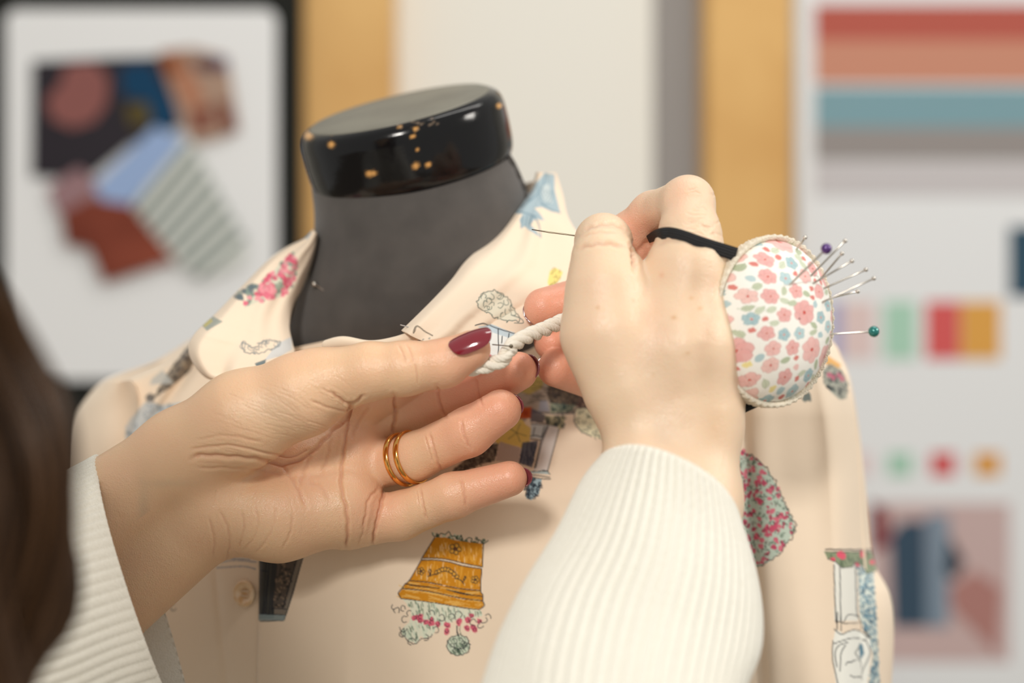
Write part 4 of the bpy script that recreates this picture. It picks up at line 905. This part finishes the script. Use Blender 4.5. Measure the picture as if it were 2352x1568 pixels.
# left-hand front, under the placket
def dLf(X, Y, t, s):
    d = body_depth(X, Y) + 3.5
    d += 60 * np.clip((.13 - s) / .13, 0, 1) ** 2
    d += 4.5 * gauss((X - 430) - (Y - 860) * -.72, 20) * smooth01((1060 - Y) / 120) - 3 * gauss((X - 400) - (Y - 860) * -.72, 24) * smooth01((1060 - Y) / 120)
    d += 1.2 * gauss(X - 505 - (Y - 1400) * .1, 10) * smooth01((Y - 1250) / 100)
    return d
patch('front_panel', [(452, 772), (400, 806), (350, 834), (290, 855), (236, 878), (196, 920), (166, 975), (156, 1080), (150, 1300), (146, 1660)], [(690, 800), (690, 840), (680, 900), (665, 960), (655, 1040), (645, 1150), (640, 1250), (632, 1400), (628, 1530), (624, 1660)], 420, 230, dLf, CB, label='shaded side of the blouse front under the wrist')
# shoulder yokes between front and back
for nm, pts_ in (('right', [(1420, 640), (1650, 700), (1880, 768)]), ('left', [(452, 772), (350, 834), (236, 878)])):
    e_ = spline(pts_, 40); X_, Y_ = e_[:, 0], e_[:, 1]
    dF = (dR(X_, Y_, 0 * X_, 0 * X_ + .5) if nm == 'right' else body_depth(X_, Y_) + 3.5 + 55) / 1000
    V_ = np.stack([P(X_, Y_ + 3 * np.sin(q * np.pi), dF * (1 - q) + np.maximum(.835, dF + .01) * q) for q in np.linspace(0, 1, 12)], 1)
    solidify(mesh_obj('shoulder_yoke', V_.reshape(-1, 3), grid_faces(40, 12), M_cloth_plain, blouse), .0005, 0)
# back of the blouse and sleeves, closing the garment behind
def tubepart(name, rows_, n=70, k=64, cv=None, m=M_cloth_plain, half=None, label=None):
    r = rowspline(rows_, n); a0, a1 = half or (0, 2 * np.pi); th = np.linspace(a0, a1, k); V = []
    for q in r:
        c = ((q[0] + q[2]) / 2, (q[1] + q[3]) / 2); a = ((q[2] - q[0]) / 2, (q[3] - q[1]) / 2)
        V.append(P(c[0] + a[0] * np.cos(th), c[1] + a[1] * np.cos(th), (q[4] + q[5] * np.sin(th)) / 1000))
    V = np.array(V).reshape(-1, 3); px, py = proj(V)
    o = mesh_obj(name, V, grid_faces(n, k), m, blouse, True, cv.sample(px, py) if cv else None); solidify(o, .0005, 0)
    if label: o['label'] = label
    return o
tubepart('back_panel', [(700, 560, 1262, 500, 812, 60), (480, 770, 1600, 700, 828, 78), (240, 890, 1900, 815, 836, 88), (182, 1000, 1950, 950, 835, 94), (176, 1200, 1962, 1200, 835, 98), (170, 1660, 1985, 1660, 835, 100)], half=(0.0, np.pi))
tubepart('sleeve', [(1860, 770, 1905, 772, 870, 18), (1830, 850, 1948, 860, 850, 30), (1820, 980, 1972, 985, 830, 34), (1820, 1130, 1990, 1140, 814, 36), (1830, 1270, 2006, 1285, 808, 38), (1850, 1350, 2044, 1368, 802, 40), (1850, 1460, 2052, 1470, 800, 40), (1840, 1660, 2040, 1660, 800, 40)], 300, 260, CB, M_cloth, label='sleeve hanging behind the right armhole seam')
tubepart('sleeve', [(240, 880, 300, 872, 800, 18), (186, 940, 330, 930, 812, 30), (162, 1030, 340, 1020, 816, 38), (154, 1150, 340, 1150, 818, 40), (146, 1300, 330, 1300, 818, 42), (140, 1660, 330, 1660, 818, 42)], 100, 80, CB, M_cloth, label='sleeve beside the hair')
# armhole seam: raised cord of folded cotton
sm = spline([(1905, 790), (1942, 850), (1960, 940), (1972, 1050), (1980, 1200), (1990, 1350), (2000, 1500), (2006, 1660)], 90)
v, f = tube_closed([P(x - 4, y, body_depth(np.array([x]), np.array([y]))[0] / 1000 + .0360) for x, y in sm], .0014, 8); mesh_obj('armhole_seam', v, f, M_cloth_plain, blouse)
# collar, right wing
def dCr(X, Y, t, s):
    base = 764 - 70 * smooth01((t - .15) / .85) + 22 * smooth01((.25 - t) / .25)
    roll = 12 * np.clip((.10 - s) / .10, 0, 1) ** 2
    return base + 12 * (s - .35) ** 2 * (1 - t) + roll - 3.0 * gauss(s - .30 - .05 * t, .07) * smooth01(t * 3) + 2.4 * gauss(s - .62, .05) * smooth01((t - .45) * 4) - 2.0 * np.sin(s * 9 + 1) * (1 - t) * .4
patch('collar', [(1236, 396), (1222, 442), (1180, 496), (1130, 552), (1075, 600), (1040, 645), (1000, 688), (960, 728), (925, 762)], [(1274, 398), (1290, 450), (1302, 500), (1330, 545), (1385, 610), (1400, 680), (1300, 740), (1215, 775), (1178, 800), (1160, 822), (1100, 846)], 300, 300, dCr, CC, thick=.0009, label='raised collar wing being pinned to the cord')
# folded neckline edge between the form and the thumb
v, f = tube_closed([P(x, y, d) for x, y, d in spline([(748, 792, .716), (790, 786, .712), (850, 790, .708), (910, 786, .704), (960, 770, .701), (1010, 776, .697), (1050, 790, .694)], 60)], .0021 + .0005 * np.sin(np.linspace(0, 14, 60)), 10)
mesh_obj('neckline_fold', v, f, M_cloth_plain, blouse)
# collar, left wing
def dCl(X, Y, t, s):
    return 772 - 52 * smooth01(t) + 14 * np.clip((.12 - s) / .12, 0, 1) ** 2 + 20 * np.clip((s - .8) / .2, 0, 1) ** 2 * (1 - t) - 2.5 * gauss(s - .45 - .2 * t, .12) + 1.5 * np.sin(s * 7 + t * 5)
patch('collar', [(722, 530), (700, 552), (660, 572), (618, 602), (560, 660), (500, 722), (452, 768), (438, 800), (448, 832), (474, 862), (505, 870)], [(724, 536), (722, 570), (712, 610), (690, 660), (668, 702), (660, 750), (668, 790), (672, 812), (650, 826), (600, 846), (540, 866)], 240, 180, dCl, CC, thick=.0010, label='left collar wing with a rose drawing')
# inner stand of the collar behind the neck
tubepart('collar_stand', [(690, 565, 1252, 408, 800, 52), (680, 600, 1262, 450, 800, 56), (655, 660, 1270, 560, 802, 60)], 24, 48, half=(-.25, np.pi + .25))
# button on the under layer
bc = P(564, 1362, (body_depth(np.array([564.]), np.array([1362.]))[0] + 1.2) / 1000)
bn = np.array([-.35, -1.0, .05]); bn /= np.linalg.norm(bn); bu = np.cross(bn, (0, 0, 1)); bu /= np.linalg.norm(bu); bv = np.cross(bn, bu)
pr = np.array([(0, .0004), (.0018, .0004), (.0026, .0010), (.0040, .0021), (.0050, .0024), (.0056, .0020), (.0058, .0012), (.0054, .0002), (.003, -.0004), (0, -.0004)]); th = np.linspace(0, 2 * np.pi, 48, endpoint=False)
V = np.array([bc + bu * (r_ * .9 * math.cos(t)) + bv * (r_ * math.sin(t)) + bn * z for r_, z in pr for t in th])
btn = mesh_obj('button', V, grid_faces(10, 48, True), M_button, blouse)
for k in range(2):
    o_ = .0011 if k else -.0011
    v, f = tube_closed([bc + bv * o_ - bu * .0016 + bn * .0006, bc + bv * o_ + bn * .0012, bc + bv * o_ + bu * .0016 + bn * .0006], .0004, 6); mesh_obj('sewing_thread', v, f, M_cloth_plain, btn)

# ------------------------------------------------------------------ twisted cord, needle, pins at the work
def rope(name, path, R0, turns_per_m, m):
    p = spline(path, int(len(path) * 26)); j = Join(); T = np.gradient(p, axis=0); ln = np.r_[0, np.cumsum(np.linalg.norm(np.diff(p, axis=0), axis=1))]
    T /= np.linalg.norm(T, axis=1)[:, None]; N = np.cross(T, (0.1, .9, .3)); N /= np.linalg.norm(N, axis=1)[:, None]; Bn = np.cross(T, N)
    for s in range(3):
        a = ln * turns_per_m * 2 * np.pi + s * 2 * np.pi / 3
        c = p + (N * np.cos(a)[:, None] + Bn * np.sin(a)[:, None]) * R0 * .52
        for q in range(4):
            b = ln * turns_per_m * 3.1 * 2 * np.pi + q * np.pi / 2
            cc_ = c + (N * np.cos(b)[:, None] + Bn * np.sin(b)[:, None]) * R0 * .26
            v, f = tube_closed(cc_, R0 * .34, 6); j.add(v, f)
    return j.obj(name, m)
cord = rope('twisted_cord', [P(*q) for q in ((1082, 846, .670), (1100, 842, .666), (1130, 836, .6655), (1158, 822, .6655), (1172, 800, .667), (1186, 786, .670), (1215, 770, .675), (1250, 756, .682), (1290, 738, .690), (1340, 716, .700))], .0030, 56, M_cord)
tag(cord, 'thick off-white twisted cotton cord held against the collar edge by both hands', 'cord')
pin('dressmaking_pin', P(1174, 795, .6592), P(1131, 791, .6660), .0008, M_darksteel, 'small pin fixing the cord to the striped print beside the thumbnail', None, sr=.00022)
nd = mesh_obj('sewing_needle', *tube_closed([P(1222, 527, .690), P(1260, 533, .689), P(1300, 538, .688), P(1372, 548, .686)], np.array([.00022, .00032, .00032, .00032]), 8), M_darksteel); tag(nd, 'thin steel needle held by the bent thumb in front of the collar', 'needle')
v, f = tube_closed([P(x, y, d) for x, y, d in ((920, 746, .700), (935, 750, .6995), (948, 755, .6985))], .00025, 6)
th_ = mesh_obj('loose_thread', v, f, flat('grey_thread', (176, 172, 168))); tag(th_, 'short grey thread end poking over the neckline', 'thread')

# ------------------------------------------------------------------ pincushion on the hand
pc = empty('pincushion'); tag(pc, 'floral dome pincushion with lace edge strapped to the hand by black elastic', 'pincushion')
Cc = P(1757, 739, .664); nrm = np.array([.42, -.905, .04]); nrm /= np.linalg.norm(nrm)
eu = np.array([1, 0, 0.]) - nrm * nrm[0]; eu /= np.linalg.norm(eu); ev = np.cross(eu, nrm); ev = ev if ev[2] > 0 else -ev
eu2 = eu * math.cos(.10) - ev * math.sin(.10); ev2 = ev * math.cos(.10) + eu * math.sin(.10); eu, ev = eu2, ev2
Ru, Rv, H = .0248, .0312, .0235
def dome(u, v, k=1.0):
    r = np.sqrt(u * u + v * v); return H * np.clip(1 - r ** 2.6, 0, 1) ** .55 * k
nr, na = 150, 420; rr_ = np.linspace(0.004, 1, nr) ** .8; aa = np.linspace(0, 2 * np.pi, na, endpoint=False)
U = rr_[:, None] * np.cos(aa); W = rr_[:, None] * np.sin(aa)
hgt = dome(U, W) + .0002 * np.sin(aa * 26)[None] * smooth01((rr_ - .8) / .2)[:, None]
swell = 1 + .05 * np.sin(np.clip(hgt / H, 0, 1) * np.pi)
V = Cc + (U * Ru * swell)[..., None] * eu + (W * Rv * swell)[..., None] * ev + hgt[..., None] * nrm
CF = paint_floral()
flen = rr_[:, None] * 1.0                                    # cloth runs over the dome
col = CF.sample((200 + U.ravel() * 190), (260 - W.ravel() * 250))
cush = mesh_obj('cushion', V.reshape(-1, 3), grid_faces(nr, na, True), M_floral, pc, True, col)
# lace band round the rim
n = 420; k = 26; V = []
for i, a in enumerate(np.linspace(0, 2 * np.pi, n, endpoint=False)):
    sc = .00035 * math.sin(a * 60); cu, sv = math.cos(a), math.sin(a); nn = np.array([cu / Ru, sv / Rv]); nn /= np.linalg.norm(nn)
    out = eu * nn[0] + ev * nn[1]; p0 = Cc + eu * cu * Ru + ev * sv * Rv
    for j, (o_, h_) in enumerate(((.0000, -.0022), (.0012 , -.0020), (.0018 + sc, .0002), (.0022, .0028), (.0023, .0054), (.0021 + sc, .0078), (.0013, .0082), (.0002, .0070), (-.0006, .003), (-.001, 0))):
        V.append(p0 + out * o_ + nrm * h_)
lace = mesh_obj('lace_trim', np.array(V), grid_faces(n + 1, 10)[:0] if 0 else np.stack([(np.arange(n)[:, None] * 10 + np.arange(10)[None]), (np.arange(n)[:, None] * 10 + (np.arange(10)[None] + 1) % 10), (((np.arange(n)[:, None] + 1) % n) * 10 + (np.arange(10)[None] + 1) % 10), (((np.arange(n)[:, None] + 1) % n) * 10 + np.arange(10)[None])], -1).reshape(-1, 4), M_lace, pc)
J2 = Join()
for i in range(46):
    a = 2 * math.pi * i / 46; q = []
    for s in (-.5, -.2, .2, .5):
        b_ = a + s * .10; cu, sv = math.cos(b_), math.sin(b_); nn = np.array([cu / Ru, sv / Rv]); nn /= np.linalg.norm(nn)
        q.append(Cc + eu * cu * (Ru + .0021) + ev * sv * (Rv + .0021) + nrm * (.0012 + (s + .5) * .0055))
    v, f = tube_closed(q, .0003, 6); J2.add(v, f)
J2.obj('stitching', flat('stitch_thread', (246, 238, 222)), lace)
bk = sphere((0, 0, 0), 1, 12)[0]; back = Cc + (bk[:, :1] * Ru * .98) * eu + (bk[:, 1:2] * Rv * .98) * ev + (np.minimum(bk[:, 2:3], .3) * .0015 - .0012) * nrm
mesh_obj('backing', back, sphere((0, 0, 0), 1, 12)[1], M_lace, pc)
# elastic strap: over the base of the forefinger, and under towards the heel of the hand
def strap(name, pts, w, label=None):
    p = spline([P(*q) for q in pts], 60); T = np.gradient(p, axis=0); T /= np.linalg.norm(T, axis=1)[:, None]
    view = p - np.array([0, 0, CAMZ]); view /= np.linalg.norm(view, axis=1)[:, None]
    s = np.cross(T, view); s /= np.linalg.norm(s, axis=1)[:, None]
    k = 25; q = np.linspace(-1, 1, k); wid = w * np.linspace(.42, 1, 60) ** .6
    V = (p[:, None] + s[:, None] * (q[None, :, None] * wid[:, None, None] / 2) - view[:, None] * (np.abs(np.sin(q * np.pi * 2.5))[None, :, None] * .00035 - .0006 * q[None, :, None] ** 2))
    o = mesh_obj(name, V.reshape(-1, 3), grid_faces(60, k), M_elastic, pc); solidify(o, .0009, 0)
    if label: o['label'] = label
pts = []
for (x, y) in ((1490, 549), (1512, 538), (1538, 535), (1570, 543), (1605, 556), (1640, 568), (1650, 571)):
    d_ = surf_depth(fnR, x, y); pts.append((x, y, (d_ if d_ else .662) - .0008))
pts[-1] = (1656, 573, pts[-2][2] + .0005); pts.append((1690, 584, pts[-1][2] + .002))
strap('elastic_strap', pts, .0052)
strap('elastic_strap', [(1690, 950, .668), (1710, 938, .664), (1735, 925, .662), (1760, 912, .664)], .0040)
def cpt(px, py):
    """the point of the dome seen at a picture point"""
    Vf = Vd; X, Y = pxd, pyd; i = np.argmin((X - px) ** 2 + (Y - py) ** 2 + 1e9 * (facd < 0)); return Vf[i]
Vd = (Cc + (U * Ru * swell)[..., None] * eu + (W * Rv * swell)[..., None] * ev + hgt[..., None] * nrm).reshape(-1, 3)
pxd, pyd = proj(Vd); rel = Vd - Cc; facd = -((rel) @ np.array([0, 1, 0]))
pins = [((1849, 545), (1829, 573), 'topmost silver pin standing in the pincushion'), ((1941, 553), (1862, 634), 'silver pin leaning beside the purple-headed one'), ((1934, 582), (1882, 642), 'short silver pin crossing its neighbour below the purple one'),
        ((1957, 599), (1868, 650), 'silver pin crossing behind the short one'), ((1989, 619), (1891, 662), 'long silver pin above the pair, right of the cushion'), ((2007, 639), (1889, 694), 'longest silver pin, middle right of the cushion'), ((1970, 669), (1910, 684), 'silver pin just under the longest one')]
proto = None
for (h_, b_, lab) in pins:
    p0 = cpt(*b_); dpt = p0[1]; hd = P(h_[0], h_[1], dpt - .004)
    pin('dressmaking_pin', hd, p0 - (hd - p0) * .12, .00085, M_steel, lab, 'silver pins in the pincushion')
p0 = cpt(1814, 654); hd = P(1898, 571, p0[1] - .012); pin('ball_headed_pin', hd, p0 - (hd - p0) * .1, .0021, M_steel, 'pin with a purple pearl head stuck in the pincushion', None, M_purple)
p0 = cpt(1906, 767); hd = P(2007, 761, p0[1] - .004); pin('ball_headed_pin', hd, p0 - (hd - p0) * .1, .0022, M_steel, 'pin with a teal pearl head sticking out right of the pincushion', None, M_teal)
# dark stitches where other pins pass under the cloth
# ------------------------------------------------------------------ the room behind
def wx(px, d): return (px - 1176) / FPX * d
def wz(py, d): return CAMZ - (py - 784) / FPX * d
def slab(name, px0, py0, px1, py1, d, t, m, parent=None, bevel=0.0):
    """an upright board: picture corners at distance d (front face), thickness t"""
    return box(name, wx(px0, d), wx(px1, d), d, d + t, wz(py1, d), wz(py0, d), m, parent, bevel)
M_wall = flat('wall_paint', (226, 223, 214)); M_panel = flat('white_panel', (236, 234, 226))
M_wood = mat('pale_pine', (222, 178, 112), rough=0.5, spec=0.3, mix=((200, 150, 84), 8, .7, 4)); M_reveal_shade = flat('reveal_shade', (176, 176, 178))
M_black = flat('black_felt', (34, 35, 32), .9); M_paper = flat('white_paper', (232, 233, 234), .6)
DB = 2.05
struct(box('wall_back', -3.2, 3.4, 2.30, 2.42, 0, 3.0, M_wall)); struct(box('floor', -3.2, 3.4, -1.5, 2.42, -.1, 0, flat('floor_boards', (150, 138, 122))))
# partition: white panel between two pine posts, recess beside the second, its shade put in as grey
struct(slab('trim_1', 690, -700, 903, 2700, 1.95, .09, M_wood, bevel=.006)); struct(slab('trim_2', 1622, -700, 1822, 2700, 1.95, .09, M_wood, bevel=.006))
struct(slab('trim_3', 903, -700, 1500, 2700, 2.00, .03, M_panel)); struct(slab('trim_4', 1500, -700, 1622, 2700, 2.035, .03, M_reveal_shade))
def plate(name, poly, d, t, m, parent=None, label=None):
    n = len(poly); v = [P(x, y, d) for x, y in poly] + [P(x, y, d) + np.array([0, t, 0]) for x, y in poly]
    f = [tuple(range(n - 1, -1, -1)), tuple(range(n, 2 * n))] + [(i, (i + 1) % n, n + (i + 1) % n, n + i) for i in range(n)]
    o = mesh_obj(name, v, f, m, parent, False)
    if label: o['label'] = label
    return o
def rrect(x0, y0, x1, y1, r, n=6):
    out = []
    for cx, cy, a in ((x1 - r, y0 + r, -90), (x1 - r, y1 - r, 0), (x0 + r, y1 - r, 90), (x0 + r, y0 + r, 180)):
        out += [(cx + r * math.cos(math.radians(a + 90 * i / n)), cy + r * math.sin(math.radians(a + 90 * i / n))) for i in range(n + 1)]
    return out
bb = slab('notice_board', -420, -260, 690, 1700, 1.93, .03, M_black); tag(bb, 'black felt board behind the pinned mood sheet at left', 'board')
sh = plate('mood_board', rrect(14, 22, 634, 872, 26), 1.922, .006, M_paper); tag(sh, 'white rounded mood board pinned on the black board', 'mood board')
def swatch(name, poly, d, m, label, group=None, cat='swatch', t=.002): return tag(plate(name, poly, d, t, m), label, cat, group)
ph = swatch('photo_print', [(75, 140), (270, 130), (365, 128), (400, 180), (412, 290), (300, 330), (200, 412), (72, 405)], 1.918, flat('dark_photo', (36, 30, 38), .5), 'dark photograph with a dusky pink shape, top left of the mood board', None, 'photo')
for pl, c, nm in (([(105, 230), (140, 190), (150, 150), (215, 140), (250, 180), (245, 240), (215, 280), (165, 295), (120, 275)], (138, 88, 84), 'pink_shape'), ([(276, 150), (345, 142), (372, 190), (412, 260), (395, 300), (350, 285), (340, 235), (280, 220)], (18, 62, 94), 'blue_shape'), ([(290, 240), (340, 236), (346, 280), (300, 292)], (90, 78, 40), 'olive_spot')):
    plate(nm, pl, 1.9168, .001, flat(nm, c), ph)
fl_ = swatch('patterned_swatch', [(362, 118), (440, 108), (522, 130), (548, 300), (490, 322), (430, 330), (404, 240)], 1.915, flat('russet_print', (168, 140, 122)), 'russet and cream patterned swatch, top right of the mood board')
for pl, c in (([(370, 125), (410, 122), (420, 165), (385, 170)], (146, 76, 34)), ([(445, 130), (505, 135), (500, 165), (450, 160)], (84, 56, 64)), ([(390, 170), (430, 150), (470, 230), (440, 260)], (176, 120, 92)), ([(445, 250), (490, 245), (480, 300), (440, 300)], (124, 66, 52)), ([(495, 230), (530, 240), (545, 300), (515, 308)], (116, 62, 50)), ([(495, 132), (522, 134), (520, 160), (500, 158)], (70, 76, 120))):
    plate('print_motif', pl, 1.9142, .0006, flat('motif', c), fl_)
swatch('striped_swatch', [(425, 300), (565, 560), (560, 600), (470, 640), (400, 600), (300, 480)], 1.913, mat('striped_cloth', (206, 210, 204), rough=.8, spec=.2), 'pale swatch with grey-green stripes at the right of the mood board')
for k in range(7):
    x0, y0 = 314 + k * 22, 486 + k * 24; s_ = plate('stripe', [(x0, y0), (x0 + 122 - k * 2, y0 - 150 + k * 9), (x0 + 130 - k * 2, y0 - 141 + k * 9), (x0 + 8, y0 + 9)], 1.9124, .0005, flat('stripe_tone', (92, 106, 104)), bpy.data.objects['striped_swatch'])
swatch('light_blue_swatch', [(355, 290), (425, 320), (300, 470), (240, 465), (215, 430)], 1.911, flat('light_blue_cotton', (150, 174, 214)), 'light blue swatch lying diagonally across the mood board')
swatch('rose_grey_swatch', [(108, 430), (180, 385), (240, 430), (220, 490), (130, 490)], 1.912, flat('rose_grey', (150, 118, 122)), 'small rose-grey swatch left of the light blue one')
swatch('rust_swatch', [(140, 490), (205, 455), (300, 470), (402, 596), (238, 650), (205, 570), (150, 560)], 1.910, mat('rust_cloth', (138, 66, 46), rough=.9, mix=((96, 34, 18), 14, .8, 3)), 'rust red swatch at the bottom of the mood board cluster')
# poster with colour bars and swatches
po = slab('colour_poster', 1832, -260, 2960, 1720, 1.97, .006, flat('poster_paper', (226, 228, 230), .6)); tag(po, 'large white poster of colour bars and colour squares at right', 'poster')
for (y0, y1, c, nm) in ((10, 92, (178, 92, 80), 'brick red'), (92, 192, (196, 138, 116), 'salmon'), (200, 292, (124, 158, 168), 'dusty blue'), (292, 368, (148, 142, 140), 'warm grey'), (372, 450, (196, 192, 194), 'pale grey')):
    plate('colour_bar', [(1872, y0), (2900, y0), (2900, y1), (1872, y1)], 1.9692, .0012, flat('bar_' + nm.replace(' ', '_'), c), po, nm + ' bar')
for (x0, x1, c, nm) in ((1905, 1932, (160, 160, 200), 'lilac'), (1935, 2010, (220, 198, 196), 'blush'), (2030, 2105, (168, 206, 186), 'mint'), (2127, 2205, (208, 92, 92), 'coral red'), (2207, 2298, (216, 160, 80), 'ochre')):
    plate('colour_square', [(x0, 692), (x1, 692), (x1, 825), (x0, 825)], 1.9692, .0012, flat('square_' + nm.replace(' ', '_'), c), po, nm + ' square of the upper row')
for (x0, x1, c, nm) in ((1960, 2000, (222, 200, 200), 'blush'), (2040, 2094, (158, 200, 178), 'mint'), (2138, 2194, (204, 76, 78), 'red'), (2238, 2298, (214, 152, 68), 'ochre')):
    plate('colour_square', [(x0, 1040), (x1, 1040), (x1, 1092), (x0, 1092)], 1.9692, .0012, flat('small_' + nm, c), po, nm + ' small square of the lower row')
plate('colour_square', [(2318, 520), (2500, 520), (2500, 682), (2318, 682)], 1.9692, .0012, flat('square_navy', (50, 78, 96)), po, 'navy square at the right edge')
pp = plate('fashion_picture', [(1998, 1155), (2320, 1155), (2320, 1520), (1998, 1520)], 1.9692, .0012, flat('picture_ground', (196, 172, 170)), po)
for pl, c, nm in (([(1998, 1150), (2040, 1170), (2045, 1250), (1998, 1270)], (130, 66, 70), 'maroon_shape'), ([(2045, 1230), (2075, 1195), (2125, 1195), (2128, 1440), (2050, 1440)], (58, 78, 96), 'navy_shape'), ([(2128, 1180), (2180, 1180), (2180, 1440), (2128, 1440)], (126, 142, 158), 'grey_blue_shape'),
                  ([(2180, 1230), (2215, 1290), (2195, 1330), (2170, 1320)], (46, 50, 62), 'dark_shape'), ([(2180, 1350), (2240, 1310), (2300, 1350), (2290, 1500), (2190, 1400)], (172, 124, 118), 'clay_shape')):
    plate(nm, pl, 1.9682, .0008, flat(nm, c), pp)
